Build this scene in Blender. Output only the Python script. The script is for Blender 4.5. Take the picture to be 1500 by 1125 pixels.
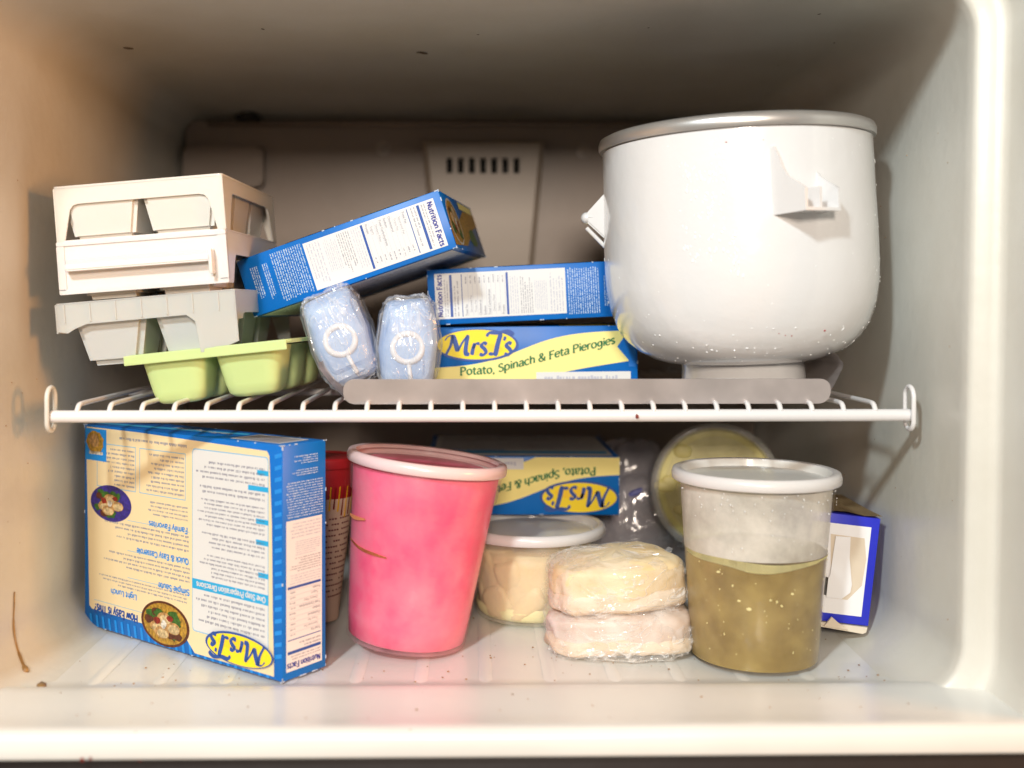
import bpy, bmesh, math, random
from mathutils import Vector, Matrix, Euler, noise
R = math.radians
random.seed(7)
for o in list(bpy.data.objects): bpy.data.objects.remove(o)
SC = bpy.context.scene
COL = SC.collection

# ------------------------------------------------------------------ camera
EYE = 0.253                                   # camera height over the freezer floor (m)
cam_d = bpy.data.cameras.new('camera'); cam = bpy.data.objects.new('camera', cam_d); COL.objects.link(cam)
cam.location = (0, 0, EYE)
cam.rotation_euler = (R(90), 0, R(-1.0))
cam_d.sensor_width = 36; cam_d.lens = 1580 / 1500 * 36; cam_d.shift_x = 0.0216; cam_d.shift_y = -0.075
cam_d.clip_start = 0.02; cam_d.clip_end = 50
cam_d.dof.use_dof = True; cam_d.dof.focus_distance = 0.80; cam_d.dof.aperture_fstop = 3.0
SC.camera = cam

# ------------------------------------------------------------------ light
w = bpy.data.worlds.new('World'); SC.world = w; w.use_nodes = True
w.node_tree.nodes['Background'].inputs[0].default_value = (0.95, 0.84, 0.72, 1)
w.node_tree.nodes['Background'].inputs[1].default_value = 0.17
def lamp(name, loc, target, size, power, color, size_y=None):
    d = bpy.data.lights.new(name, 'AREA'); d.size = size; d.energy = power; d.color = color
    if size_y: d.shape = 'RECTANGLE'; d.size_y = size_y
    o = bpy.data.objects.new(name, d); COL.objects.link(o); o.location = loc
    o.rotation_euler = (Vector(target) - Vector(loc)).to_track_quat('-Z', 'Y').to_euler()
    return o
lamp('kitchen_ceiling_lamp', (-0.42, -0.40, 1.04), (0.05, 0.8, 0.2), 0.06, 10.0, (0.86, 0.97, 1.0), 0.12)
lamp('kitchen_ceiling_bulb', (-0.49, -0.40, 1.04), (0.05, 0.8, 0.2), 0.045, 3.5, (0.86, 0.97, 1.0), 0.10)
lamp('warm_side_lamp', (1.5, 0.10, 0.42), (-0.3, 0.8, 0.25), 0.40, 14.0, (1.0, 0.41, 0.09))
lamp('warm_room_lamp', (0.02, -1.30, 0.76), (0.0, 0.8, 0.2), 0.30, 25.0, (1.0, 0.86, 0.72))
SC.view_settings.view_transform = 'Standard'; SC.view_settings.look = 'None'
SC.view_settings.exposure = 0.34; SC.view_settings.gamma = 1
SC.render.engine = 'CYCLES'
SC.cycles.max_bounces = 10; SC.cycles.transparent_max_bounces = 24
SC.cycles.diffuse_bounces = 5; SC.cycles.caustics_reflective = False; SC.cycles.caustics_refractive = False

# ------------------------------------------------------------------ helpers
MATS = {}
def mat(name, col=(.8,.8,.8), rough=.5, metal=0, alpha=1, var=0, vscale=30, bump=0, bscale=80, col2=None,
        coat=0, sss=0, trans=0, detail=4, spec=.5, streak=None, bdist=.001, anoise=None):
    """procedural material; var / col2 give a noise variation of colour, bump a fine relief"""
    if name in MATS: return MATS[name]
    m = bpy.data.materials.new(name); m.use_nodes = True; nt = m.node_tree; N = nt.nodes; L = nt.links
    b = N['Principled BSDF']; out = N['Material Output']
    b.inputs['Base Color'].default_value = (*col, 1); b.inputs['Roughness'].default_value = rough
    b.inputs['Metallic'].default_value = metal; b.inputs['Coat Weight'].default_value = coat
    b.inputs['Coat Roughness'].default_value = .12
    b.inputs['Specular IOR Level'].default_value = spec
    b.inputs['Transmission Weight'].default_value = trans
    if sss:
        b.inputs['Subsurface Weight'].default_value = sss; b.inputs['Subsurface Radius'].default_value = (.01, .007, .005)
        b.inputs['Subsurface Scale'].default_value = .6
    tc = N.new('ShaderNodeTexCoord')
    mp = N.new('ShaderNodeMapping'); L.new(tc.outputs['Object'], mp.inputs[0])
    if streak: mp.inputs['Scale'].default_value = streak
    if var or col2:
        n = N.new('ShaderNodeTexNoise'); n.inputs['Scale'].default_value = vscale; n.inputs['Detail'].default_value = detail
        L.new(mp.outputs[0], n.inputs['Vector'])
        r = N.new('ShaderNodeValToRGB'); L.new(n.outputs['Fac'], r.inputs[0])
        c2 = col2 or tuple(c * (1 - var) for c in col)
        r.color_ramp.elements[0].position = .35; r.color_ramp.elements[1].position = .68
        r.color_ramp.elements[0].color = (*c2, 1); r.color_ramp.elements[1].color = (*col, 1)
        L.new(r.outputs[0], b.inputs['Base Color'])
    if bump:
        n2 = N.new('ShaderNodeTexNoise'); n2.inputs['Scale'].default_value = bscale; n2.inputs['Detail'].default_value = 5
        L.new(mp.outputs[0], n2.inputs['Vector'])
        bp = N.new('ShaderNodeBump'); bp.inputs['Strength'].default_value = bump; bp.inputs['Distance'].default_value = bdist
        L.new(n2.outputs['Fac'], bp.inputs['Height']); L.new(bp.outputs[0], b.inputs['Normal'])
    if alpha < 1:
        t = N.new('ShaderNodeBsdfTransparent'); mx = N.new('ShaderNodeMixShader'); mx.inputs[0].default_value = alpha
        if anoise:                                  # uneven frosting: opacity follows a noise
            n3 = N.new('ShaderNodeTexNoise'); n3.inputs['Scale'].default_value = anoise[0]; n3.inputs['Detail'].default_value = 7; n3.inputs['Roughness'].default_value = .62
            L.new(mp.outputs[0], n3.inputs['Vector']); r3 = N.new('ShaderNodeMapRange')
            r3.inputs[1].default_value = .38; r3.inputs[2].default_value = .66; r3.inputs[3].default_value = anoise[1]; r3.inputs[4].default_value = anoise[2]
            L.new(n3.outputs['Fac'], r3.inputs[0]); L.new(r3.outputs[0], mx.inputs[0])
        L.new(t.outputs[0], mx.inputs[1]); L.new(b.outputs[0], mx.inputs[2]); L.new(mx.outputs[0], out.inputs[0])
    MATS[name] = m; return m

def film_mat(name, alpha=.22, scale=30, col=(.9,.9,.92), bump=.6, crease=.6, stretch=(1,1,1)):
    """clear cling film: mostly see-through, highlights painted in as white lines along its creases"""
    if name in MATS: return MATS[name]
    m = bpy.data.materials.new(name); m.use_nodes = True; nt = m.node_tree; N = nt.nodes; L = nt.links
    b = N['Principled BSDF']; out = N['Material Output']
    b.inputs['Base Color'].default_value = (*col, 1); b.inputs['Roughness'].default_value = .12; b.inputs['Specular IOR Level'].default_value = 1
    b.inputs['Coat Weight'].default_value = 1; b.inputs['Coat Roughness'].default_value = .05
    tc = N.new('ShaderNodeTexCoord'); mp = N.new('ShaderNodeMapping'); mp.inputs['Scale'].default_value = stretch; L.new(tc.outputs['Object'], mp.inputs[0])
    def nz(sc, dist, det):
        n = N.new('ShaderNodeTexNoise'); n.inputs['Scale'].default_value = sc; n.inputs['Detail'].default_value = det; n.inputs['Distortion'].default_value = dist
        L.new(mp.outputs[0], n.inputs['Vector']); return n.outputs['Fac']
    def mth(op, a, b=None):
        q = N.new('ShaderNodeMath'); q.operation = op
        for i, v in enumerate((a, b)):
            if v is None: continue
            if isinstance(v, (int, float)): q.inputs[i].default_value = v
            else: L.new(v, q.inputs[i])
        return q.outputs[0]
    def ridge(sc, dist, w):                      # 1 on a thin wandering line, 0 away from it
        r_ = N.new('ShaderNodeMapRange'); r_.inputs[1].default_value = 0; r_.inputs[2].default_value = w; r_.inputs[3].default_value = 1; r_.inputs[4].default_value = 0
        L.new(mth('ABSOLUTE', mth('SUBTRACT', nz(sc, dist, 2), .5)), r_.inputs[0]); return r_.outputs[0]
    big = nz(scale*.45, .6, 2)
    cr = mth('MAXIMUM', ridge(scale, 2.2, .028), mth('MULTIPLY', ridge(scale*2.1, 1.6, .022), .6))
    gate = N.new('ShaderNodeMapRange'); gate.inputs[1].default_value = .42; gate.inputs[2].default_value = .62; L.new(nz(scale*.5, 0, 1), gate.inputs[0])
    cr = mth('MULTIPLY', cr, gate.outputs[0])
    h = mth('ADD', mth('MULTIPLY', big, 2.0), mth('ADD', mth('MULTIPLY', cr, .35), nz(scale*1.3, 1.5, 3)))
    bp = N.new('ShaderNodeBump'); bp.inputs['Strength'].default_value = bump; bp.inputs['Distance'].default_value = .006
    L.new(h, bp.inputs['Height']); L.new(bp.outputs[0], b.inputs['Normal']); L.new(bp.outputs[0], b.inputs['Coat Normal'])
    fac = mth('MINIMUM', mth('ADD', mth('MULTIPLY', cr, crease), mth('MULTIPLY', mth('ADD', big, .5), alpha)), .95)  # crease highlights are painted: whiter, more opaque film along the lines
    t = N.new('ShaderNodeBsdfTransparent'); mx = N.new('ShaderNodeMixShader')
    L.new(fac, mx.inputs[0]); L.new(t.outputs[0], mx.inputs[1]); L.new(b.outputs[0], mx.inputs[2]); L.new(mx.outputs[0], out.inputs[0])
    MATS[name] = m; return m

def props(o, label=None, cat=None, group=None, kind=None):
    if label: o['label'] = label
    if cat: o['category'] = cat
    if group: o['group'] = group
    if kind: o['kind'] = kind
    return o
def thing(name, label, cat, loc=(0,0,0), rot=(0,0,0), group=None):
    o = bpy.data.objects.new(name, None); COL.objects.link(o); o.empty_display_size = .02
    o.location = loc; o.rotation_euler = rot
    return props(o, label, cat, group)
def obj(name, bm, m, parent=None, smooth=False, label=None, kind=None, auto=None, recalc=True):
    me = bpy.data.meshes.new(name)
    if recalc: bmesh.ops.recalc_face_normals(bm, faces=bm.faces)
    bm.to_mesh(me); bm.free()
    for x in (m if isinstance(m, (list, tuple)) else [m]): me.materials.append(x)
    if smooth or auto:
        me.polygons.foreach_set('use_smooth', [True] * len(me.polygons))
    if auto: me.set_sharp_from_angle(angle=R(auto))
    o = bpy.data.objects.new(name, me); COL.objects.link(o)
    if parent: o.parent = parent
    return props(o, label, None, None, kind)
def dup(root, loc=None, rot=None, label=None):
    r = root.copy(); COL.objects.link(r)
    if loc is not None: r.location = loc
    if rot is not None: r.rotation_euler = rot
    if label: r['label'] = label
    for ch in list(root.children):
        c = ch.copy(); COL.objects.link(c); c.parent = r
        for g in list(ch.children):
            d = g.copy(); COL.objects.link(d); d.parent = c
    return r

def add_box(bm, lo, hi, M=None, bevel=0, seg=2):
    a = bmesh.new()
    x0,y0,z0 = lo; x1,y1,z1 = hi
    vs = [a.verts.new(p) for p in ((x0,y0,z0),(x1,y0,z0),(x1,y1,z0),(x0,y1,z0),(x0,y0,z1),(x1,y0,z1),(x1,y1,z1),(x0,y1,z1))]
    for f in ((0,3,2,1),(4,5,6,7),(0,1,5,4),(1,2,6,5),(2,3,7,6),(3,0,4,7)): a.faces.new([vs[i] for i in f])
    if bevel: bmesh.ops.bevel(a, geom=a.edges[:], offset=bevel, segments=seg, affect='EDGES', profile=.5)
    merge(bm, a, M)
def merge(bm, a, M=None):
    if M: a.transform(M)
    t = bpy.data.meshes.new('tmp'); a.to_mesh(t); bm.from_mesh(t); bpy.data.meshes.remove(t); a.free()
def lathe(bm, prof, seg=64, M=None, mi=0, close=False):
    """revolve (r, z) points about z; r = 0 ends are poles"""
    a = bmesh.new(); rings = []
    for r, z in prof:
        if r < 1e-6: rings.append([a.verts.new((0,0,z))])
        else: rings.append([a.verts.new((r*math.cos(2*math.pi*i/seg), r*math.sin(2*math.pi*i/seg), z)) for i in range(seg)])
    if close: rings.append(rings[0])
    for p, q in zip(rings, rings[1:]):
        for i in range(seg):
            j = (i+1) % seg
            if len(p) == 1 and len(q) == 1: continue
            if len(p) == 1: f = a.faces.new((p[0], q[j], q[i]))
            elif len(q) == 1: f = a.faces.new((p[i], p[j], q[0]))
            else: f = a.faces.new((p[i], p[j], q[j], q[i]))
            f.material_index = mi
    merge(bm, a, M)
def catmull(pts, n=8, closed=False):
    P = [Vector(p) for p in pts]; out = []
    if closed: P = [P[-1]] + P + [P[0], P[1]]
    else: P = [P[0]*2 - P[1]] + P + [P[-1]*2 - P[-2]]
    for i in range(1, len(P)-2):
        for k in range(n):
            t = k/n; a,b,c,d = P[i-1],P[i],P[i+1],P[i+2]
            out.append(.5*((2*b)+(c-a)*t+(2*a-5*b+4*c-d)*t*t+(3*b-a-3*c+d)*t*t*t))
    if not closed: out.append(P[-2])
    return out
def tube(bm, pts, r, seg=10, closed=False, cap=True):
    P = [Vector(p) for p in pts]; n = len(P); rings = []; up = None
    for i in range(n):
        if closed: d = P[(i+1)%n] - P[i-1]
        else: d = P[min(i+1,n-1)] - P[max(i-1,0)]
        d.normalize()
        if up is None: up = Vector((0,0,1)) if abs(d.z) < .9 else Vector((0,1,0))
        s = d.cross(up).normalized(); up = s.cross(d).normalized()
        rr = r[i] if isinstance(r, (list,tuple)) else r
        rings.append([bm.verts.new(P[i] + s*rr*math.cos(2*math.pi*k/seg) + up*rr*math.sin(2*math.pi*k/seg)) for k in range(seg)])
    rs = rings + [rings[0]] if closed else rings
    for p, q in zip(rs, rs[1:]):
        for k in range(seg): bm.faces.new((p[k], p[(k+1)%seg], q[(k+1)%seg], q[k]))
    if cap and not closed: bm.faces.new(rings[0][::-1]); bm.faces.new(rings[-1])
def prism(bm, pts, d0, d1, M=None, bevel=0):
    """polygon (x, z) extruded along y from d0 to d1"""
    a = bmesh.new(); n = len(pts)
    f = [a.verts.new((p[0], d0, p[1])) for p in pts]; b = [a.verts.new((p[0], d1, p[1])) for p in pts]
    a.faces.new(f); a.faces.new(b[::-1])
    for i in range(n): a.faces.new((f[i], b[i], b[(i+1)%n], f[(i+1)%n]))
    if bevel: bmesh.ops.bevel(a, geom=a.edges[:], offset=bevel, segments=2, affect='EDGES')
    merge(bm, a, M)
def rrect(x0, z0, x1, z1, r, n=6):
    out = []
    for cx, cz, a0 in ((x1-r,z0+r,-90),(x1-r,z1-r,0),(x0+r,z1-r,90),(x0+r,z0+r,180)):
        for k in range(n+1):
            a = R(a0 + 90*k/n); out.append((cx + r*math.cos(a), cz + r*math.sin(a)))
    return out
def sup(v, e): return math.copysign(abs(v)**e, v)
def blob(bm, rx, ry, rz, e1=.5, e2=.5, nu=48, nv=28, fn=None, M=None):
    """super-ellipsoid, optional displacement fn(p) -> p"""
    a = bmesh.new(); rows = []
    for j in range(nv+1):
        v = -math.pi/2 + math.pi*j/nv
        row = []
        for i in range(nu):
            u = 2*math.pi*i/nu
            p = Vector((rx*sup(math.cos(v),e1)*sup(math.cos(u),e2), ry*sup(math.cos(v),e1)*sup(math.sin(u),e2), rz*sup(math.sin(v),e1)))
            if fn: p = fn(p)
            row.append(p)
        if j in (0, nv): row = [sum(row, Vector())/nu]
        rows.append([a.verts.new(p) for p in row])
    for p, q in zip(rows, rows[1:]):
        for i in range(nu):
            k = (i+1)%nu
            if len(p) == 1: a.faces.new((p[0], q[k], q[i]))
            elif len(q) == 1: a.faces.new((p[i], p[k], q[0]))
            else: a.faces.new((p[i], p[k], q[k], q[i]))
    merge(bm, a, M)

# ------------------------------------------------------------------ flat print
_tc = {}
def text_polys(body, bold=0, shear=0):
    k = (body, bold, shear)
    if k not in _tc:
        c = bpy.data.curves.new('lettering', 'FONT'); c.body = body; c.offset = bold; c.shear = shear; c.resolution_u = 3
        o = bpy.data.objects.new('lettering', c); me = o.to_mesh()
        vs = [(v.co.x, v.co.y) for v in me.vertices]; fs = [tuple(p.vertices) for p in me.polygons]
        o.to_mesh_clear(); bpy.data.objects.remove(o); bpy.data.curves.remove(c)
        wd = max((v[0] for v in vs), default=1)
        _tc[k] = (vs, fs, wd)
    return _tc[k]
LAY = .00011
class Face:
    """a rectangle of a carton to print on; u right, v up as read, n outwards"""
    def __init__(s, o, u, v, w, h):
        s.o = Vector(o); s.u = Vector(u); s.v = Vector(v); s.n = s.u.cross(s.v); s.w = w; s.h = h
    def rot(s, k):
        f = s
        for _ in range(k % 4): f = Face(f.o + f.u*f.w, f.v, -f.u, f.h, f.w)      # top of the print turns to the left
        return f
    def pt(s, x, y, l): return s.o + s.u*x + s.v*y + s.n*(LAY*l)
class Print:
    def __init__(s, face): s.f = face; s.bm = bmesh.new(); s.m = []
    def mi(s, m):
        if m not in s.m: s.m.append(m)
        return s.m.index(m)
    def poly(s, pts, m, l=1):
        f = s.bm.faces.new([s.bm.verts.new(s.f.pt(x, y, l)) for x, y in pts]); f.material_index = s.mi(m)
    def rect(s, x0, y0, x1, y1, m, l=1): s.poly(((x0,y0),(x1,y0),(x1,y1),(x0,y1)), m, l)
    def rr(s, x0, y0, x1, y1, r, m, l=1): s.poly(rrect(x0, y0, x1, y1, r, 4), m, l)
    def frame(s, x0, y0, x1, y1, t, m, l=1):
        s.rect(x0,y0,x1,y0+t,m,l); s.rect(x0,y1-t,x1,y1,m,l); s.rect(x0,y0+t,x0+t,y1-t,m,l); s.rect(x1-t,y0+t,x1,y1-t,m,l)
    def ell(s, cx, cy, rx, ry, m, l=1, n=40, jag=0):
        s.poly([(cx+rx*math.cos(2*math.pi*k/n)*(1+random.uniform(-jag,jag)), cy+ry*math.sin(2*math.pi*k/n)*(1+random.uniform(-jag,jag))) for k in range(n)], m, l)
    def text(s, body, x, y, size, m, l=2, bold=0, shear=0, ang=0, maxw=None):
        vs, fs, wd = text_polys(body, bold, shear); sx = size
        if maxw: sx = maxw / wd
        ca, sa = math.cos(R(ang)), math.sin(R(ang)); k = s.mi(m)
        bv = [s.bm.verts.new(s.f.pt(x + ca*a*sx - sa*b*size, y + sa*a*sx + ca*b*size, l)) for a, b in vs]
        for f in fs:
            try: s.bm.faces.new([bv[i] for i in f]).material_index = k
            except ValueError: pass
        return wd*sx
    def micro(s, x0, y0, x1, y1, lines, m, l=2, ragged=.3, fill=.5, right=False):
        """rows of tiny print, too small to read"""
        lh = (y1-y0)/lines; k = s.mi(m)
        for i in range(lines):
            yb = y1 - (i+1)*lh + lh*.25; end = x1 - (x1-x0)*random.uniform(0, ragged); x = x0
            if right: x = x0 + (x1 - end); end = x1
            cw = lh*.5
            while x < end:
                for _ in range(random.randint(2, 8)):
                    if x + cw*.8 > end: break
                    hh = lh*fill*random.choice((.7,.7,.75,1.0))
                    ww = cw*random.choice((.55,.62,.7,.35))
                    vs = [s.bm.verts.new(s.f.pt(a, b, l)) for a, b in ((x,yb),(x+ww,yb),(x+ww,yb+hh),(x,yb+hh))]
                    s.bm.faces.new(vs).material_index = k
                    x += cw*.82
                x += cw*.7
    def stroke(s, pts, wd, m, l=3, nib=35, n=6, thin=.38):
        P = catmull([(p[0], p[1], 0) for p in pts], n) if n > 1 else [Vector((p[0], p[1], 0)) for p in pts]; prev = None; k = s.mi(m); N = len(P)
        for i, p in enumerate(P):
            d = (P[min(i+1,N-1)] - P[max(i-1,0)]); a = math.atan2(d.y, d.x)
            q = wd*(thin + (1-thin)*abs(math.sin(a - R(nib))))*.5
            if i in (0, N-1) and n > 1: q *= .6
            nx, ny = -math.sin(a)*q, math.cos(a)*q
            cur = (s.bm.verts.new(s.f.pt(p.x+nx, p.y+ny, l)), s.bm.verts.new(s.f.pt(p.x-nx, p.y-ny, l)))
            if prev: s.bm.faces.new((prev[0], prev[1], cur[1], cur[0])).material_index = k
            prev = cur
    def letters(s, body, x0, y0, size, wd, m, l=2, width=None, base=None, thin=.8, nib=20):
        """lettering drawn stroke by stroke; base(t) gives the baseline height along the run"""
        tot = sum(GLYPH[c][0] if c in GLYPH else .24 for c in body); kx = (width/tot if width else size); x = 0
        for c in body:
            if c not in GLYPH: x += .24; continue
            adv, strokes = GLYPH[c]
            b = lambda q: (base(q/tot) if base else 0)
            e = (b(x+adv)-b(x))/max(adv*kx, 1e-9) if base else 0
            for curved, pts in strokes:
                P_ = [(x0 + (x+px)*kx, y0 + b(x) + px*kx*e + py*size) for px, py in pts]
                s.stroke(P_, size*wd, m, l, nib, 5 if curved else 1, thin)
            x += adv
    def done(s, name, parent):
        for f in s.bm.faces: 
            f.normal_update()
            if f.normal.dot(s.f.n) < 0: f.normal_flip()
        return obj(name, s.bm, s.m, parent, recalc=False)

def _el(cx, cy, rx, ry): return [(cx+rx*math.cos(R(80+a)), cy+ry*math.sin(R(80+a))) for a in range(0, 375, 24)]
GLYPH = {
 'P': (.50, [(0,[(.08,0),(.08,.7)]),(1,[(.03,.68),(.26,.69),(.41,.60),(.41,.44),(.27,.34),(.08,.34)]),(0,[(0,0),(.18,0)])]),
 'o': (.50, [(1,_el(.24,.25,.18,.24))]),
 't': (.32, [(1,[(.13,.64),(.12,.3),(.13,.10),(.19,.0),(.30,.03)]),(0,[(.0,.47),(.29,.47)])]),
 'a': (.46, [(1,[(.07,.41),(.18,.49),(.31,.45),(.35,.33),(.35,.10),(.38,.02),(.44,.01)]),(1,[(.35,.28),(.14,.25),(.05,.13),(.12,.01),(.25,.02),(.35,.11)])]),
 ',': (.20, [(0,[(.11,.06),(.05,-.13)])]),
 'S': (.47, [(1,[(.38,.60),(.24,.70),(.10,.63),(.08,.49),(.23,.38),(.38,.26),(.38,.08),(.22,-.01),(.05,.08)])]),
 'p': (.50, [(0,[(.08,.48),(.08,-.22)]),(1,[(.08,.40),(.2,.49),(.36,.42),(.42,.25),(.36,.06),(.22,.0),(.08,.08)]),(0,[(0,-.22),(.17,-.22)])]),
 'i': (.19, [(0,[(.09,.48),(.09,0)]),(0,[(.085,.60),(.09,.70)])]),
 'n': (.48, [(0,[(.08,.48),(.08,0)]),(1,[(.08,.36),(.18,.48),(.30,.47),(.37,.36),(.37,.18),(.37,0)])]),
 'c': (.41, [(1,[(.36,.42),(.22,.49),(.08,.40),(.04,.25),(.09,.08),(.23,0),(.37,.07)])]),
 'h': (.48, [(0,[(.08,.73),(.08,0)]),(1,[(.08,.36),(.18,.48),(.30,.47),(.37,.36),(.37,.18),(.37,0)])]),
 '&': (.60, [(1,[(.52,.36),(.44,.12),(.24,-.01),(.07,.08),(.06,.24),(.22,.38),(.33,.53),(.28,.68),(.16,.67),(.13,.52),(.28,.26),(.44,.08),(.56,0)])]),
 'F': (.45, [(0,[(.08,0),(.08,.7)]),(0,[(.02,.68),(.42,.68)]),(0,[(.08,.37),(.35,.37)]),(0,[(0,0),(.18,0)])]),
 'e': (.43, [(1,[(.05,.26),(.22,.265),(.37,.28),(.35,.42),(.22,.49),(.09,.41),(.04,.24),(.10,.06),(.24,0),(.38,.08)])]),
 'r': (.33, [(0,[(.08,.48),(.08,0)]),(1,[(.08,.33),(.15,.45),(.22,.49),(.31,.46)])]),
 'g': (.46, [(1,_el(.21,.27,.15,.20)),(1,[(.38,.48),(.37,.2),(.36,-.08),(.26,-.21),(.12,-.21),(.05,-.14)])]),
 's': (.36, [(1,[(.30,.41),(.19,.49),(.08,.42),(.10,.30),(.23,.22),(.30,.12),(.21,.0),(.05,.05)])]),
 'u': (.48, [(1,[(.08,.48),(.08,.2),(.13,.03),(.24,.0),(.36,.12)]),(0,[(.37,.48),(.37,0)])]),
 'H': (.56, [(0,[(.08,0),(.08,.7)]),(0,[(.46,0),(.46,.7)]),(0,[(.08,.37),(.46,.37)])]),
 'E': (.44, [(0,[(.08,0),(.08,.7)]),(0,[(.08,.68),(.38,.68)]),(0,[(.08,.37),(.34,.37)]),(0,[(.08,.03),(.39,.03)])]),
 'L': (.42, [(0,[(.08,0),(.08,.7)]),(0,[(.08,.03),(.38,.03)])]),
 'T': (.46, [(0,[(.22,0),(.22,.7)]),(0,[(.0,.68),(.44,.68)])]),
 'w': (.62, [(0,[(.02,.48),(.15,.02)]),(0,[(.15,.02),(.29,.44)]),(0,[(.29,.44),(.43,.02)]),(0,[(.43,.02),(.56,.48)])]),
 'y': (.44, [(0,[(.03,.48),(.21,.05)]),(0,[(.40,.48),(.14,-.2)])]),
 'v': (.44, [(0,[(.03,.48),(.21,.02)]),(0,[(.40,.48),(.21,.02)])]),
 'l': (.19, [(0,[(.09,0),(.09,.74)])]),
 'k': (.44, [(0,[(.08,0),(.08,.74)]),(0,[(.09,.22),(.36,.48)]),(0,[(.18,.3),(.40,0)])]),
 'm': (.70, [(0,[(.08,.48),(.08,0)]),(1,[(.08,.36),(.17,.48),(.27,.47),(.33,.36),(.33,.18),(.33,0)]),(1,[(.33,.36),(.42,.48),(.52,.47),(.58,.36),(.58,.18),(.58,0)])]),
 'C': (.52, [(1,[(.46,.58),(.30,.70),(.12,.60),(.06,.35),(.12,.10),(.30,0),(.47,.11)])]),
 'Q': (.58, [(1,[(.29+.23*math.cos(R(a)), .35+.35*math.sin(R(a))) for a in range(80, 460, 24)]),(0,[(.32,.15),(.52,-.05)])]),
 'O': (.58, [(1,[(.29+.23*math.cos(R(a)), .35+.35*math.sin(R(a))) for a in range(80, 460, 24)])]),
 'D': (.54, [(0,[(.08,0),(.08,.7)]),(1,[(.08,.68),(.32,.66),(.47,.5),(.47,.2),(.32,.03),(.08,.02)])]),
 'd': (.48, [(0,[(.38,.74),(.38,0)]),(1,[(.38,.08),(.24,0),(.09,.06),(.04,.25),(.10,.42),(.24,.49),(.38,.40)])]),
 '?': (.38, [(1,[(.04,.58),(.17,.70),(.32,.62),(.30,.46),(.18,.34),(.17,.2)]),(0,[(.17,.0),(.17,.09)])]),
 'N': (.54, [(0,[(.07,0),(.07,.7)]),(0,[(.07,.69),(.43,.02)]),(0,[(.43,0),(.43,.7)])]),
}
def ink(n, c, rough=.42, coat=0): return mat(n, c, rough, coat=coat)
BLUE  = ink('carton_blue', (.0,.16,.57), .35)
BLUE2 = ink('carton_blue_light', (.005,.25,.74), .35)
DBLUE = ink('ink_dark_blue', (.012,.07,.33))
WHITEI= ink('ink_white', (.70,.70,.70))
CREAM = ink('ink_cream', (.82,.66,.40))
PALEY = ink('ink_pale_yellow', (.93,.80,.28))
YELL  = ink('ink_yellow', (.95,.72,.01))
GOLD  = ink('ink_orange_yellow', (.95,.62,.01))
GREEN = ink('ink_green', (.01,.17,.05))
GREY  = ink('ink_grey', (.30,.30,.36))
LGREY = ink('ink_light_grey', (.48,.49,.58))
CYAN  = ink('ink_cyan', (.01,.38,.72))
LTXT  = ink('ink_light_blue_text', (.50,.64,.80))
BLACK = ink('ink_black', (.02,.02,.03))
NAVY  = ink('ink_navy', (.03,.04,.28))
LINEB = ink('ink_line_blue', (.25,.5,.72))
FOODS = {n: mat('ink_food_'+n, c, .42, var=.55, vscale=420) for n, c in dict(tan=(.62,.34,.12), pale=(.78,.58,.30), leaf=(.05,.17,.02), brown=(.13,.03,.01), red=(.32,.02,.01), white=(.85,.8,.7), plate=(.05,.03,.30), gold=(.55,.30,.03)).items()}

def logo(P, x, y, w, h, l=2):
    """yellow oval with the brushed name"""
    P.ell(x+w/2, y+h/2, w*.52, h*.54, DBLUE, l); P.ell(x+w*.495, y+h*.52, w*.49, h*.485, YELL, l+1)
    P.ell(x+w*.56, y+h*.36, w*.26, h*.20, GOLD, l+1.5)
    X = lambda q: x + w*q/10; Y = lambda q: y + h*q/5
    S = lambda pts, k=.55, th=.38: P.stroke([(X(a), Y(b)) for a, b in pts], w*k*1.0/10, DBLUE, l+3, thin=th)
    S([(1.0,3.3),(1.45,4.0),(2.1,4.15)], .3); S([(2.0,4.2),(1.75,2.6),(1.0,.7)], .5); S([(2.0,4.2),(2.35,2.8),(2.6,1.5)], .65)
    S([(2.6,1.5),(3.2,3.0),(3.9,4.2)], .4); S([(3.9,4.2),(3.65,2.5),(3.6,1.2),(4.05,1.0)], .62)
    S([(4.75,2.85),(4.5,1.9),(4.35,.9)], .6); S([(4.5,1.9),(4.85,2.7),(5.35,2.75)], .5)
    S([(6.25,2.65),(5.85,2.85),(5.55,2.4),(5.95,1.85),(6.1,1.3),(5.75,.9),(5.3,1.05)], .5, .6)
    P.ell(X(6.75), Y(1.05), w*.035, h*.06, DBLUE, l+3, 12)
    S([(8.0,4.4),(7.6,2.7),(7.25,.7)], .75); S([(6.2,3.9),(6.6,4.5),(7.6,4.45),(8.8,4.75),(9.6,4.2)], .5, .6)
    S([(8.55,3.9),(8.4,3.2)], .4, .7)
    S([(9.3,2.65),(8.95,2.85),(8.65,2.4),(9.05,1.85),(9.2,1.3),(8.85,.9),(8.4,1.05)], .5, .6)

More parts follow.
